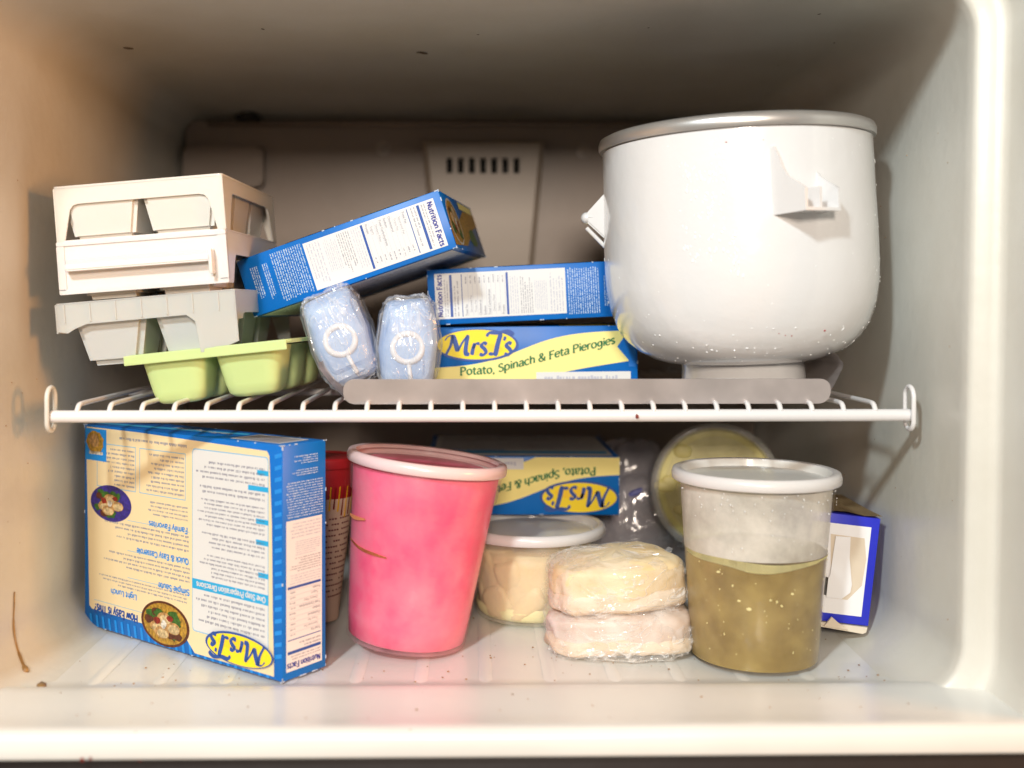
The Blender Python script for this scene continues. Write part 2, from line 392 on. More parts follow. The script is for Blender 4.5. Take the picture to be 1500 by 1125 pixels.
def dish(P, cx, cy, rx, ry, plate, l=2):
    P.ell(cx, cy, rx, ry, plate, l); P.ell(cx, cy, rx*.9, ry*.9, FOODS['gold'] if plate is not FOODS['plate'] else plate, l+1)
    for k in range(16):
        a = random.uniform(0, 6.28); q = random.uniform(.3,.7)
        P.ell(cx+rx*q*math.cos(a), cy+ry*q*math.sin(a), rx*.2, ry*.2, random.choice((FOODS['leaf'], FOODS['leaf'], FOODS['brown'])), l+2+k*.05, 9, .3)
    for k, (a, b) in enumerate(((-.35,.1),(.3,.2),(0,-.25),(.1,.4))):
        P.ell(cx+rx*a, cy+ry*b, rx*.3, ry*.27, FOODS['tan'], l+4+k*.3, 16, .06); P.ell(cx+rx*(a-.03), cy+ry*(b+.04), rx*.23, ry*.2, FOODS['pale'], l+4.15+k*.3, 14, .08)
    P.ell(cx+rx*.3, cy-ry*.1, rx*.14, ry*.16, FOODS['red'], l+6, 10, .2); P.ell(cx-rx*.25, cy-ry*.3, rx*.14, ry*.12, FOODS['red'], l+6.1, 10, .2)
    P.ell(cx+rx*.02, cy+ry*.02, rx*.12, ry*.18, FOODS['white'], l+6.2, 10, .25)

def nutrition(F, parent):
    """portrait design: title on top, facts, small print on blue below"""
    P = Print(F); w, h = F.w, F.h; x0, x1 = w*.10, w*.92
    top, bot = h*.965, h*.325
    P.rect(x0, bot, x1, top, WHITEI, 1)
    P.letters('Nutrition Facts', x0+w*.04, top-h*.034, h*.034, .17, NAVY, 2, (x1-x0)*.93, None, .85)
    P.micro(x0+w*.04, top-h*.066, x1-w*.05, top-h*.042, 2, GREY, 2, .25)
    P.rect(x0+w*.03, top-h*.085, x1-w*.03, top-h*.072, DBLUE, 2)
    P.micro(x0+w*.04, top-h*.118, x1-w*.05, top-h*.088, 2, GREY, 2, .5)
    P.rect(x0+w*.03, top-h*.134, x1-w*.03, top-h*.130, DBLUE, 2)
    rows = ['Total Fat','Saturated Fat','Trans Fat','Cholesterol','Sodium','Total Carbohydrate','Dietary Fiber','Sugars','Protein']
    y = top-h*.157
    for i, r in enumerate(rows):
        ind = .10 if r in ('Saturated Fat','Trans Fat','Dietary Fiber','Sugars') else .04
        P.text(r, x0+w*ind, y, h*.0155, GREY, 2, .02 if ind < .1 else 0)
        P.micro(x1-w*.2, y-h*.002, x1-w*.05, y+h*.012, 1, GREY, 2, .3)
        P.rect(x0+w*.04, y-h*.0055, x1-w*.04, y-h*.0040, LGREY, 2)
        y -= h*.0225
    P.rect(x0+w*.03, y, x1-w*.03, y+h*.011, DBLUE, 2)
    P.micro(x0+w*.04, y-h*.05, x1-w*.05, y-h*.005, 4, LGREY, 2, .1)
    P.micro(x0+w*.04, y-h*.12, x1-w*.05, y-h*.055, 6, GREY, 2, .35)
    P.micro(x0+w*.04, y-h*.19, x1-w*.2, y-h*.125, 7, LGREY, 2, .2, right=True)
    P.micro(x0+w*.04, bot+h*.01, x1-w*.05, y-h*.2, 5, LGREY, 2, .2)
    P.micro(w*.08, bot-h*.165, w*.93, bot-h*.008, 14, LTXT, 2, .05, .55)
    P.micro(w*.2, bot-h*.215, w*.85, bot-h*.185, 3, LTXT, 2, .3, .55)
    P.micro(w*.2, bot-h*.275, w*.8, bot-h*.235, 4, LTXT, 2, .4, .55)
    P.done('nutrition_panel', parent)

def banner(F, parent):
    """narrow product face: oval logo, yellow ribbon, green product name"""
    P = Print(F); w, h = F.w, F.h
    n = 24; up = []; lo = []
    f_up = lambda t: .30 + .60*(1/(1+math.exp(-(t-.43)*9))) + .02*t
    f_lo = lambda t: -.0 + .40*max(0, (t-.45)/.52)**.6 if t > .45 else 0
    for k in range(n+1):
        t = k/n*.955; up.append((t*w, h*min(.97, f_up(t)))); lo.append((t*w, h*max(.012, f_lo(t))))
    for k in range(n): P.poly((lo[k], lo[k+1], up[k+1], up[k]), PALEY, 1)
    P.poly(((.90*w,.64*h),(.958*w,.92*h),(.958*w,.40*h)), BLUE, 1.5); P.poly(((.955*w, .3*h),(.99*w,.3*h),(.99*w,.95*h),(.955*w,.95*h)), BLUE, 1.2)
    P.rect(.50*w, .03*h, .965*w, .22*h, WHITEI, 2); P.micro(.54*w, .06*h, .93*w, .19*h, 1, LGREY, 3, .1)
    ctl = ((0,.185),(.22,.215),(.47,.375),(.56,.43),(.70,.53),(1,.70))
    def base(t):
        for (a, p), (b, q) in zip(ctl, ctl[1:]):
            if t <= b: return (p + (q-p)*(t-a)/(b-a))*h
        return ctl[-1][1]*h
    P.letters('Potato, Spinach & Feta Pierogies', .125*w, 0, h*.185, .17, GREEN, 6, .765*w, base, .42, 25)
    logo(P, .012*w, .43*h, .395*w, .52*h, 3)
    P.done('product_banner', parent)

def back_panel_print(F, parent):
    """large carton back: recipes left, preparation directions right"""
    P = Print(F); w, h = F.w, F.h
    U = lambda u: (1-u)*w; V = lambda v: v*h                # u, v measured on the upside-down face
    P.poly([(U(.965),V(.985)),(U(.965),V(.94))]+[(U(.962-.002*k),V(.94-.2*k)) for k in range(1,4)]+[(U(.945),V(.05)),(U(.935),V(.03)),(U(.30),V(.012)),(U(.015),V(.012)),(U(.010),V(.03)),(U(.03),V(.90)),(U(.045),V(.915)),(U(.55),V(.92)),(U(.60),V(.985))], CREAM, 1)
    P.rr(U(.942), V(.055), U(.588), V(.885), .003, LINEB, 1.6); P.rr(U(.939), V(.060), U(.591), V(.880), .0028, WHITEI, 2)
    P.rect(U(.942), V(.645), U(.588), V(.69), CYAN, 3)
    P.letters('One Step Preparation Directions', U(.93), V(.657), h*.034, .16, WHITEI, 4, (.93-.61)*w, None, .85)
    for k in range(26):
        u = .03 + .93*k/26; P.poly(((U(u),V(.940)),(U(u+.012),V(.940)),(U(u+.020),V(.998)),(U(u+.008),V(.998))), BLUE2, .5)
    for k in range(18):
        v = .03 + .9*k/18; P.poly(((U(.998),V(v)),(U(.968),V(v+.012)),(U(.968),V(v+.03)),(U(.998),V(v+.018))), BLUE2, .5)
    for a, b, c, n in ((.10,.19,.60,4),(.21,.255,.60,2),(.27,.40,.60,7),(.42,.50,.60,4),(.52,.63,.60,6),(.70,.84,.60,6)):
        P.micro(U(.925), V(a), U(c), V(b), n, GREY, 3, .25, .5)
    for v, l in ((.115,.05),(.185,.09),(.325,.055),(.415,.055),(.555,.045)):
        P.rect(U(.942), V(v), U(.942-l), V(v+.022), CYAN, 3)
    for u0, u1 in ((.075,.295),(.315,.555)):
        P.frame(U(u1), V(.085), U(u0), V(.30), .0006, LINEB, 2); P.micro(U(u1)+.002, V(.10), U(u0)-.004, V(.29), 9, GREY, 2, .45, .5)
    P.micro(U(.56), V(.04), U(.20), V(.06), 1, GREY, 2, 0, .7)
    P.rect(U(.13), V(.018), U(.008), V(.175), BLUE2, 2.2); P.ell(U(.065), V(.085), .0115, .009, FOODS['gold'], 3, 20, .1); P.ell(U(.062), V(.078), .007, .005, FOODS['tan'], 4, 14, .2); P.rect(U(.11), V(.13), U(.03), V(.145), FOODS['white'], 3)
    dish(P, U(.155), V(.375), .0265, .0140, FOODS['plate'], 2.4)
    dish(P, U(.45), V(.890), .0285, .0165, FOODS['brown'], 2.4)
    for t, u, v, sz, wd in (('Family Favorites',.565,.425,.030,.20),('Quick & Easy Casserole',.57,.565,.030,.27),('Simple Saute',.575,.705,.030,.16),('Light Lunch',.30,.79,.030,.145),('How Easy is This?',.305,.885,.046,.245)):
        P.letters(t, U(u), V(v), h*sz*1.25, .17, DBLUE if v > .8 else BLUE2, 2, wd*w, None, .85)
    P.micro(U(.565), V(.325), U(.34), V(.40), 4, GREY, 2, .25, .5)
    P.micro(U(.57), V(.455), U(.11), V(.54), 4, GREY, 2, .3, .5)
    P.micro(U(.575), V(.60), U(.10), V(.68), 4, GREY, 2, .3, .5)
    P.micro(U(.56), V(.725), U(.07), V(.775), 3, GREY, 2, .25, .5)
    for v in (.44,.585,.715): P.rect(U(.575), V(v), U(.25), V(v)+.0004, LINEB, 2)
    P.rect(U(.40), V(.865), U(.06), V(.865)+.0004, LINEB, 2)
    logo(P, U(.965), V(.845), .070, .022, 8) if False else None
    P.done('recipe_panel', parent)
    # the logo oval lies over the corner of the directions panel
    Q = Print(F); logo(Q, U(.962), V(.843), .298*w, .132*h, 12); Q.done('brand_logo', parent)

def top_flap_print(F, parent):
    P = Print(F); w, h = F.w, F.h
    P.poly(((0,.15*h),(.55*w,.45*h),(.72*w,.62*h),(.70*w,.80*h),(.45*w,.62*h),(0,.35*h)), ink('ink_sky_blue', (.05,.42,.75)), 1)
    P.text('Feta Pierogies', .36*w, .50*h, h*.24, WHITEI, 3, .01, .1, -1, maxw=.30*w)
    P.rect(.74*w, .12*h, .965*w, .80*h, WHITEI, 2)
    x = .75*w
    while x < .95*w:
        t = random.choice((.0006,.0010,.0014)); P.rect(x, .16*h, x+t, .74*h, GREY, 3); x += t + random.choice((.0006,.001))
    P.done('barcode_flap', parent)
def end_picture(F, parent):
    P = Print(F); w, h = F.w, F.h
    P.poly(((0,.05*h),(.4*w,.1*h),(.8*w,.5*h),(w,.6*h),(w,.85*h),(.6*w,.8*h),(.3*w,.5*h),(0,.45*h)), FOODS['gold'], 1)
    dish(P, .20*w, .50*h, w*.17, h*.42, FOODS['white'], 2)
    P.ell(.7*w, .3*h, w*.12, h*.16, FOODS['leaf'], 2, 12, .2); P.rect(.5*w, .82*h, .95*w, .95*h, PALEY, 2)
    P.done('dish_picture', parent)
def under_print(F, parent):
    P = Print(F); w, h = F.w, F.h
    P.rect(.03*w, .03*h, .97*w, .97*h, WHITEI, 1); P.rect(.05*w, .12*h, .95*w, .22*h, CYAN, 2); P.micro(.06*w, .3*h, .94*w, .9*h, 22, GREY, 2, .3, .5)
    P.text('Directions', .1*w, .235*h, .012, BLUE2, 3, .02)
    P.done('directions_panel', parent)
def top_picture(F, parent):
    P = Print(F); w, h = F.w, F.h
    P.poly(((.25*w,0),(.5*w,0),(.6*w,.5*h),(.3*w,.6*h)), FOODS['white'], 1); P.rect(.62*w, 0, .9*w, .4*h, YELL, 1); P.rect(.3*w,.02*h,.42*w,.3*h, FOODS['leaf'], 2)
    dish(P, .45*w, .55*h, w*.28, h*.28, FOODS['white'], 3)
    P.done('front_picture', parent)

CARD = mat('carton_board_blue', (.0,.155,.57), .38, var=.22, vscale=18, spec=.35)
CARDE = mat('carton_torn_edge', (.45,.55,.70), .7)
def carton(label, loc, rot, dims, faces, group='blue frozen food cartons'):
    a, b, c = dims
    t = thing('frozen_food_box', label, 'box', loc, rot, group)
    bm = bmesh.new(); add_box(bm, (0,0,0), (a,b,c), bevel=.0007, seg=2)
    obj('carton', bm, CARD, t, auto=40)
    # closing flaps: thin seam ridges on the short ends
    e = .0004
    F = dict(front=Face((0,-e*.3,0),(1,0,0),(0,0,1),a,c), right=Face((a+e*.3,0,0),(0,1,0),(0,0,1),b,c), left=Face((-e*.3,b,0),(0,-1,0),(0,0,1),b,c),
             top=Face((0,0,c+e*.3),(1,0,0),(0,1,0),a,b), bottom=Face((0,b,-e*.3),(1,0,0),(0,-1,0),a,b), back=Face((a,b+e*.3,0),(-1,0,0),(0,0,1),a,c))
    for side, fn, k in faces: fn(F[side].rot(k), t)
    rg = random.Random(int(a*1e4)+int(loc[1]*1e4)); bm = bmesh.new()           # white board showing along worn edges and corners
    def fleck(p, ax_):
        L_ = rg.uniform(.0006,.0035); hf = [.00038]*3; hf[ax_] = L_/2; add_box(bm, [p[i]-hf[i] for i in range(3)], [p[i]+hf[i] for i in range(3)])
    for ax_ in range(3):
        o1, o2 = [i for i in range(3) if i != ax_]
        for s1 in (0, 1):
            for s2 in (0, 1):
                for _ in range(5):
                    p = [0,0,0]; p[o1] = s1*dims[o1]; p[o2] = s2*dims[o2]; p[ax_] = dims[ax_]*(rg.random() if rg.random() < .5 else rg.choice((.008,.99)))
                    for q1 in (o1, o2): p[q1] += -.00018 if p[q1] > 0 else .00018
                    fleck(p, ax_)
    obj('worn_edges', bm, CARDE, t, kind='stuff')
    return t

# ------------------------------------------------------------------ freezer liner
XL, XR, YF, YB, ZC = -.316, .316, .690, 1.19, .465
XC = (XL+XR)/2
LINER = mat('liner_plastic', (.67,.66,.61), .38, vscale=11, col2=(.61,.59,.53), detail=9, bump=.25, bscale=120, coat=.1)
FLOORM = mat('liner_floor_plastic', (.76,.76,.73), .30, var=.07, vscale=9, bump=.25, bscale=60, coat=.2)
PANELM = mat('evaporator_cover_plastic', (.31,.245,.205), .40, var=.10, vscale=8, bump=.15, bscale=90)
def loop(grow, y, rad, zlo=0.0, n=16):
    """rounded rectangle in the xz plane, list of (point, zone)"""
    x0, x1, z0, z1 = XL-grow, XR+grow, zlo-grow, ZC+grow; r = rad; out = []
    for (cx, cz, a0) in ((x1-r, z0+r, -90), (x1-r, z1-r, 0), (x0+r, z1-r, 90), (x0+r, z0+r, 180)):
        for k in range(n+1):
            a = R(a0+90*k/n); p = Vector((cx+r*math.cos(a), y, cz+r*math.sin(a)))
            p.x += math.copysign(.010, p.x-XC)*max(0, min(1, p.z/ZC))**1.0 * (1 if p.x > XC else .3)      # moulding draft
            if p.x < XC-.2 and y < YF+.02: p.y -= .09
            out.append(p)
    return out
steps = [(-.012, YB+.02, .03), (-.002, YB-.01, .03), (0, YB-.05, .03), (0, .95, .032), (0, .80, .034), (0, YF+.012, .036), (.0003, YF+.003, .036), (.0012, YF+.0006, .037), (.0030, YF-.0006, .038), (.012, YF-.0022, .045), (.0165, YF-.0030, .047),
         (.0190, YF-.0048, .050), (.0198, YF-.010, .050), (.0205, YF-.045, .051), (.0225, YF-.055, .052), (.03, YF-.060, .056), (.075, YF-.062, .07)]
loops = [loop(*s) for s in steps]
n = len(loops[0]); q = n//4     # corners: 0 = lower right, 1 = upper right, 2 = upper left, 3 = lower left
def zone(i):
    if i in (n-1,): return 'floor'
    if i < 2*q-1 and i != q-1+0: return 'right'
    return None
def shell(name, idx, m, label=None):
    bm = bmesh.new(); vv = {}
    def V(j, i):
        if (j, i % n) not in vv: vv[(j, i % n)] = bm.verts.new(loops[j][i % n])
        return vv[(j, i % n)]
    for j in range(len(loops)-1):
        for i in idx: bm.faces.new((V(j,i), V(j,i+1), V(j+1,i+1), V(j+1,i)))
    o = obj(name, bm, m, None, True, label, 'structure', recalc=False)
    return o
right = list(range(0, q-1)) + [q-1] + list(range(q, 2*q-1))
WR = shell('wall_right', list(range(0, 2*q-1)), LINER, 'off-white right wall of the freezer compartment')
CE = shell('ceiling', [2*q-1], LINER, 'off-white ceiling of the freezer compartment')
WL = shell('wall_left', list(range(2*q, 4*q-1)), LINER, 'off-white left wall of the freezer compartment')
# floor: recessed pan, step up to a front ledge, rounded lip, front face
bm = bmesh.new()
prof = [(YB+.02,-.002),(YB-.03,-.0015),(1.0,-.001),(.80,0),(.735,0),(.722,.0008),(.712,.0038),(.705,.0066),(.698,.0078),(.690,.0080),(.67,.0074),(.652,.0072),(.640,.0078),(.633,.0085),(.628,.0083),(.6245,.0066),(.623,.0035),(.6225,-.0055),(.623,-.007),(.626,-.0082),(.65,-.0086)]
nx = 60; rows = []
for y, z in prof:
    wx = .32 if y > .67 else .45
    rows.append([bm.verts.new((XC - wx + 2*wx*k/nx, y, z)) for k in range(nx+1)])
for p_, q_ in zip(rows, rows[1:]):
    for k in range(nx): bm.faces.new((p_[k], p_[k+1], q_[k+1], q_[k]))
FL = obj('floor', bm, FLOORM, None, False, 'off-white freezer floor with a raised front ledge', 'structure', auto=60)
# shallow moulded ribs running front to back
bm = bmesh.new()
rr_ = [XL+.062+.044*k for k in range(12)]
for x in rr_:
    a = bmesh.new(); rows = []
    for y, hgt in ((.716,.0002),(.722,.0004),(.74,.0005),(1.15,.0004)):
        rows.append([a.verts.new((x+dx*.0045, y, .0002 + hgt*k)) for dx, k in ((-1,0),(-.55,.75),(0,1),(.55,.75),(1,0))])
    for p_, q_ in zip(rows, rows[1:]):
        for k in range(4): a.faces.new((p_[k], p_[k+1], q_[k+1], q_[k]))
    me_ = a; o = obj('floor_rib', me_, FLOORM, FL, True)
# dark gasket / body under the lip
GASK = mat('dark_gasket', (.012,.008,.008), .6, bump=.3)
bm = bmesh.new(); add_box(bm, (-.6,.629,-.06), (.6,.70,-.0089), bevel=.002)
obj('door_gasket', bm, GASK, None, False, 'dark gasket strip below the front lip', 'structure', auto=40)

# back wall behind the cover
bm = bmesh.new(); add_box(bm, (XL-.02, YB+.012, -.02), (XR+.02, YB+.03, ZC+.02)); obj('wall_back', bm, LINER, None, False, 'back wall of the freezer compartment', 'structure')
def at(px, py, Y):                                # photograph pixel -> point at depth Y
    v = Vector(((px-750)/1580 + .0216*1500/1580, -(py-562.5)/1580 - .075*1500/1580, -1)); d = cam.rotation_euler.to_matrix() @ v
    return Vector((0,0,EYE)) + d * (Y / d.y)
BP = obj('evaporator_cover', (lambda b: (prism(b, rrect(XL+.006, .004, XR-.006, .462-.006, .012), YB-.012, YB+.010, bevel=.0015), b)[1])(bmesh.new()), PANELM, None, True, 'brown-grey plastic cover panel screwed to the back of the freezer', 'structure', auto=35)
bm = bmesh.new()                                   # raised bead along the top edge
tube(bm, [(XL+.03, YB-.0125, .452), (XR-.03, YB-.0125, .452)], .0035, 8); obj('top_bead', bm, PANELM, BP, True)
a0 = at(272, 216, YB-.015); a1 = at(388, 275, YB-.015)
bm = bmesh.new(); prism(bm, rrect(a0.x, a1.z, a1.x, a0.z, .006), YB-.026, YB-.011, bevel=.002); obj('raised_block', bm, PANELM, BP, True, auto=35)
for px, py in ((561,217),(855,222)):
    c = at(px, py, YB-.013); bm = bmesh.new()
    lathe(bm, [(0,.002),(.003,.0018),(.0048,.0008),(.005,0),(.0075,-.0002),(.0078,-.001)], 20, Matrix.Translation(c) @ Matrix.Rotation(R(90), 4, 'X')); add_box(bm, (c.x-.0025,c.y-.0024,c.z-.0005), (c.x+.0025,c.y-.0018,c.z+.0005))
    obj('screw', bm, mat('screw_plastic', (.42,.36,.32), .35), BP, True, auto=35)
# vent cover with seven slots
yv0, yv1 = YB-.036, YB-.011
tl, tr, br = at(617,204,yv0), at(799,206,yv0), at(784,385,yv0)
s0 = at(654,231,yv0); s1 = at(761,254,yv0)
bm = bmesh.new()
zt, zb_ = tl.z, br.z-.01
xl = lambda z: tl.x + (zt-z)*.10; xr = lambda z: tr.x - (zt-z)*.09
pitch = (s1.x-s0.x-.0065)/6; sw = .0065
xs = [None]
cuts = []
for k in range(7): cuts += [s0.x+pitch*k, s0.x+pitch*k+sw]
zs = [zb_, s1.z, s0.z, zt-.004, zt]
cols = lambda z: [xl(z), xl(z)+.006] + cuts + [xr(z)-.006, xr(z)]
def yz(i, j, nc):                                  # soft rounded edges
    e = (i in (0, nc-1)) or j == len(zs)-1
    return yv0 + (.006 if e else 0)
grid = []
for j, z in enumerate(zs):
    c = cols(z); grid.append([bm.verts.new((x, yz(i, j, len(c)), z)) for i, x in enumerate(c)])
nc = len(grid[0])
for j in range(len(zs)-1):
    for i in range(nc-1):
        if j == 1 and 2 <= i < nc-3 and (i-2) % 2 == 0:
            v = (grid[j][i], grid[j][i+1], grid[j+1][i+1], grid[j+1][i]); bk = [bm.verts.new((p.co.x, p.co.y+.012, p.co.z)) for p in v]
            for k in range(4): bm.faces.new((v[k], v[(k+1)%4], bk[(k+1)%4], bk[k]))
            continue
        bm.faces.new((grid[j][i], grid[j][i+1], grid[j+1][i+1], grid[j+1][i]))
edge = [grid[j][0] for j in range(len(zs))] + grid[-1][1:] + [grid[j][-1] for j in range(len(zs)-2, -1, -1)]
bk = [bm.verts.new((p.co.x, yv1, p.co.z)) for p in edge]
for k in range(len(edge)-1): bm.faces.new((edge[k], edge[k+1], bk[k+1], bk[k]))
VC = obj('vent_cover', bm, mat('vent_cover_plastic', (.35,.29,.24), .4, bump=.1), BP, False, auto=30)
for k in range(7):
    bm = bmesh.new(); x = cuts[2*k]; add_box(bm, (x-.001, yv0+.0122, s1.z-.001), (x+sw+.001, yv0+.014, s0.z+.001))
    obj('vent_slot', bm, mat('vent_slot_shade', (.006,.006,.005), .8), VC)  # black plate stands in for the shade inside the slot
c0 = at(362,171,YB-.02); bm = bmesh.new(); add_box(bm, (c0.x-.013,YB-.022,c0.z-.004), (c0.x+.013,YB-.010,c0.z+.003), bevel=.002); add_box(bm, (c0.x-.006,YB-.024,c0.z-.001), (c0.x+.008,YB-.010,c0.z+.006), bevel=.001)
obj('clip', bm, mat('clip_black', (.01,.009,.008), .5), BP)

# dirt on the liner: drips, crumbs, herb flecks (real little lumps)
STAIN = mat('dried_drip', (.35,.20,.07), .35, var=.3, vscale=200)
def lump(bm, c, r, sc=(1,1,1)):
    bmesh.ops.create_icosphere(bm, subdivisions=1, radius=r, matrix=Matrix.Translation(c) @ Matrix.Rotation(random.uniform(0,6), 4, 'Z') @ Matrix.Diagonal((*sc,1)))
bm = bmesh.new()
fil = lambda th, y: Vector((XL+.034-.0336*math.cos(R(th)), y, .034-.0336*math.sin(R(th))))
pts = [Vector((XL+.0002, .752, .056)), Vector((XL+.0003, .751, .045)), fil(0,.750), fil(22,.748), fil(42,.742), fil(56,.735)]
tube(bm, catmull(pts, 5), [.0005]*9 + [.0008]*9 + [.0012]*5 + [.0020,.0024,.0018], 6)
obj('drip_stain', bm, STAIN, WL, True)
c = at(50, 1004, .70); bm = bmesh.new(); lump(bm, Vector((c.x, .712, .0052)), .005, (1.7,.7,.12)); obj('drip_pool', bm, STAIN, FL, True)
bm = bmesh.new()
CR = mat('crumb', (.42,.24,.12), .7, var=.4, vscale=300)
for k in range(150):
    x = random.uniform(XL+.03, XR-.03); y = random.choice((random.uniform(.625,.69), random.uniform(.72,.90), random.uniform(.72,.80)))
    z = .0078 if y < .7 else .0008
    lump(bm, Vector((x,y,z)), random.uniform(.0003,.0010)*random.choice((.6,1,1)), (1,1,.5))
for px, py, s in ((388,908,.0016),(630,938,.0012),(1318,968,.0015),(1305,975,.0010)):
    c = at(px, py, .75); d = c-Vector((0,0,EYE)); k = -EYE/d.z; lump(bm, Vector((d.x*k, d.y*k, .001)), s, (1.4,1,.5))
for k in range(36):
    y = random.uniform(.70,1.1); z = random.uniform(.03,.40); lump(bm, Vector((XR+.01*z/ZC-.0002, y, z)), random.uniform(.0002,.0006), (.4,1,1))
for k in range(22):
    y = random.uniform(.70,1.1); z = random.uniform(.03,.40); lump(bm, Vector((XL-.003*z/ZC+.0002, y, z)), random.uniform(.0002,.0006), (.4,1,1))
obj('crumbs', bm, CR, None, False, 'tiny brown crumbs scattered over the freezer floor', 'stuff')
bm = bmesh.new()
for px, py, s in ((620,77,.0032),(614,76,.002),(385,42,.0012),(188,70,.003),(1285,45,.0012),(1222,62,.001),(1200,20,.001),(950,40,.0008),(700,50,.0008),(1140,95,.0008)):
    d = at(px, py, 1) - Vector((0,0,EYE)); k = (ZC-EYE)/d.z
    if k*d.y < YB: lump(bm, Vector((d.x*k, d.y*k, ZC-.0004)), s, (1.6,.6,.3))
obj('ceiling_specks', bm, mat('ceiling_speck', (.10,.07,.05), .7), CE)
bm = bmesh.new()
for px, py, s in ((120,1113,.0022),(133,1111,.0018),(205,1114,.001)):
    d = at(px, py, 1) - Vector((0,0,EYE)); k = .6225/d.y; lump(bm, Vector((d.x*k, .6224, EYE+d.z*k)), s, (1,.3,.7))
obj('red_stain', bm, mat('dried_red', (.20,.03,.02), .5), FL)

# ------------------------------------------------------------------ wire shelf
WIRE = mat('wire_white', (.74,.725,.73), .28, coat=.4)
SH = thing('wire_shelf', 'white coated wire shelf spanning the middle of the freezer', 'shelf', (XC,.75,.1785))
zb = 0.0
lx0, lx1 = at(76,607,.75).x-XC, at(1333,607,.75).x-XC
bm = bmesh.new(); tube(bm, [(lx0,0,zb-.001),(lx1,0,zb-.001)], .0043, 16); obj('front_bar', bm, WIRE, SH, True, auto=60)
for y in (.17, .40):
    bm = bmesh.new(); tube(bm, [(lx0,y,.0022),(lx1,y,.0022)], .0030, 10); obj('cross_bar', bm, WIRE, SH, True)
nrod = 26; xa, xb = at(114,600,.75).x-XC, at(1281,598,.75).x-XC
proto = None
for k in range(nrod):
    x = xa + (xb-xa)*k/(nrod-1)
    if proto is None:
        bm = bmesh.new()
        tube(bm, catmull([(0,-.0022,.0015),(0,.0005,.0052),(0,.004,.0070),(0,.010,.0074)], 4) + [Vector((0,.10,.0073)), Vector((0,.25,.0073)), Vector((0,.41,.0073))], .00185, 8)
        proto = obj('rod', bm, WIRE, SH, True); proto.location = (x,0,0)
    else:
        c = proto.copy(); COL.objects.link(c); c.parent = SH; c.location = (x,0,0)
for sx, ex in ((-1, lx0+XC-.001), (1, lx1+XC)):
    bm = bmesh.new(); pts = []
    for k in range(24):
        a = 2*math.pi*k/24; pts.append((ex-XC, .001+.0075*math.cos(a)*(1 if abs(math.cos(a))<.99 else 1), .004 + .0075*math.sin(a) + (.0075 if math.sin(a) > 0 else -.0075)))
    tube(bm, pts, .0017, 8, closed=True); obj('wall_socket', bm, WIRE if sx > 0 else LINER, SH, True)
bm = bmesh.new(); c = at(933,610,.7458); lump(bm, Vector((c.x-XC,-.0045,c.z-.1785)), .0020, (1,.5,.9)); obj('red_speck', bm, mat('dried_red', (.20,.03,.02), .5), SH, True)

# ------------------------------------------------------------------ metal tray on the shelf
TRAYM = mat('dull_aluminium', (.62,.555,.535), .36, metal=.40, var=.28, vscale=22, bump=.1, bscale=40)  # noise in the colour stands in for uneven reflections on the metal
SZ = .1785+.0095                                # top of the rods
TR = thing('baking_sheet', 'dull grey metal baking sheet with upturned lips lying on the wire shelf', 'tray', (0,0,SZ))
c0 = at(502,590,.752); c1 = at(1219,590,.752); tx0, tx1 = c0.x, c1.x
bm = bmesh.new(); add_box(bm, (tx0,.758,0), (tx1,1.05,.0010)); obj('pan', bm, TRAYM, TR)
bm = bmesh.new()                                 # front lip, leaning forward a little
M = Matrix.Translation((0,.757,-.0030)) @ Matrix.Rotation(R(12), 4, 'X')
prism(bm, rrect(tx0,0,tx1,.0180,.0075), 0, .0010, M, bevel=.0003); obj('front_lip', bm, TRAYM, TR, auto=30)
def side_lip(x, s, name):
    bm = bmesh.new(); prof = [(0,0),(.0105,.011),(.0180,.021),(.0195,.025)] if s < 0 else [(0,0),(.006,.010),(.0115,.021),(.0120,.0245),(.0095,.0275),(.0092,.031)]
    a = bmesh.new(); rows = []
    for y in (.764, .80, .90, 1.0, 1.045):
        rows.append([a.verts.new((x+s*u, y + (.004 if i == len(prof)-1 and y < .77 else 0), v+.0006)) for i, (u, v) in enumerate(prof)])
    for p_, q_ in zip(rows, rows[1:]):
        for k in range(len(prof)-1): a.faces.new((p_[k], p_[k+1], q_[k+1], q_[k]))
    bmesh.ops.solidify(a, geom=a.faces[:], thickness=.0009); merge(bm, a); obj('side_lip', bm, TRAYM, TR, auto=50)
side_lip(tx0, -1, 'l'); side_lip(tx1, 1, 'r')

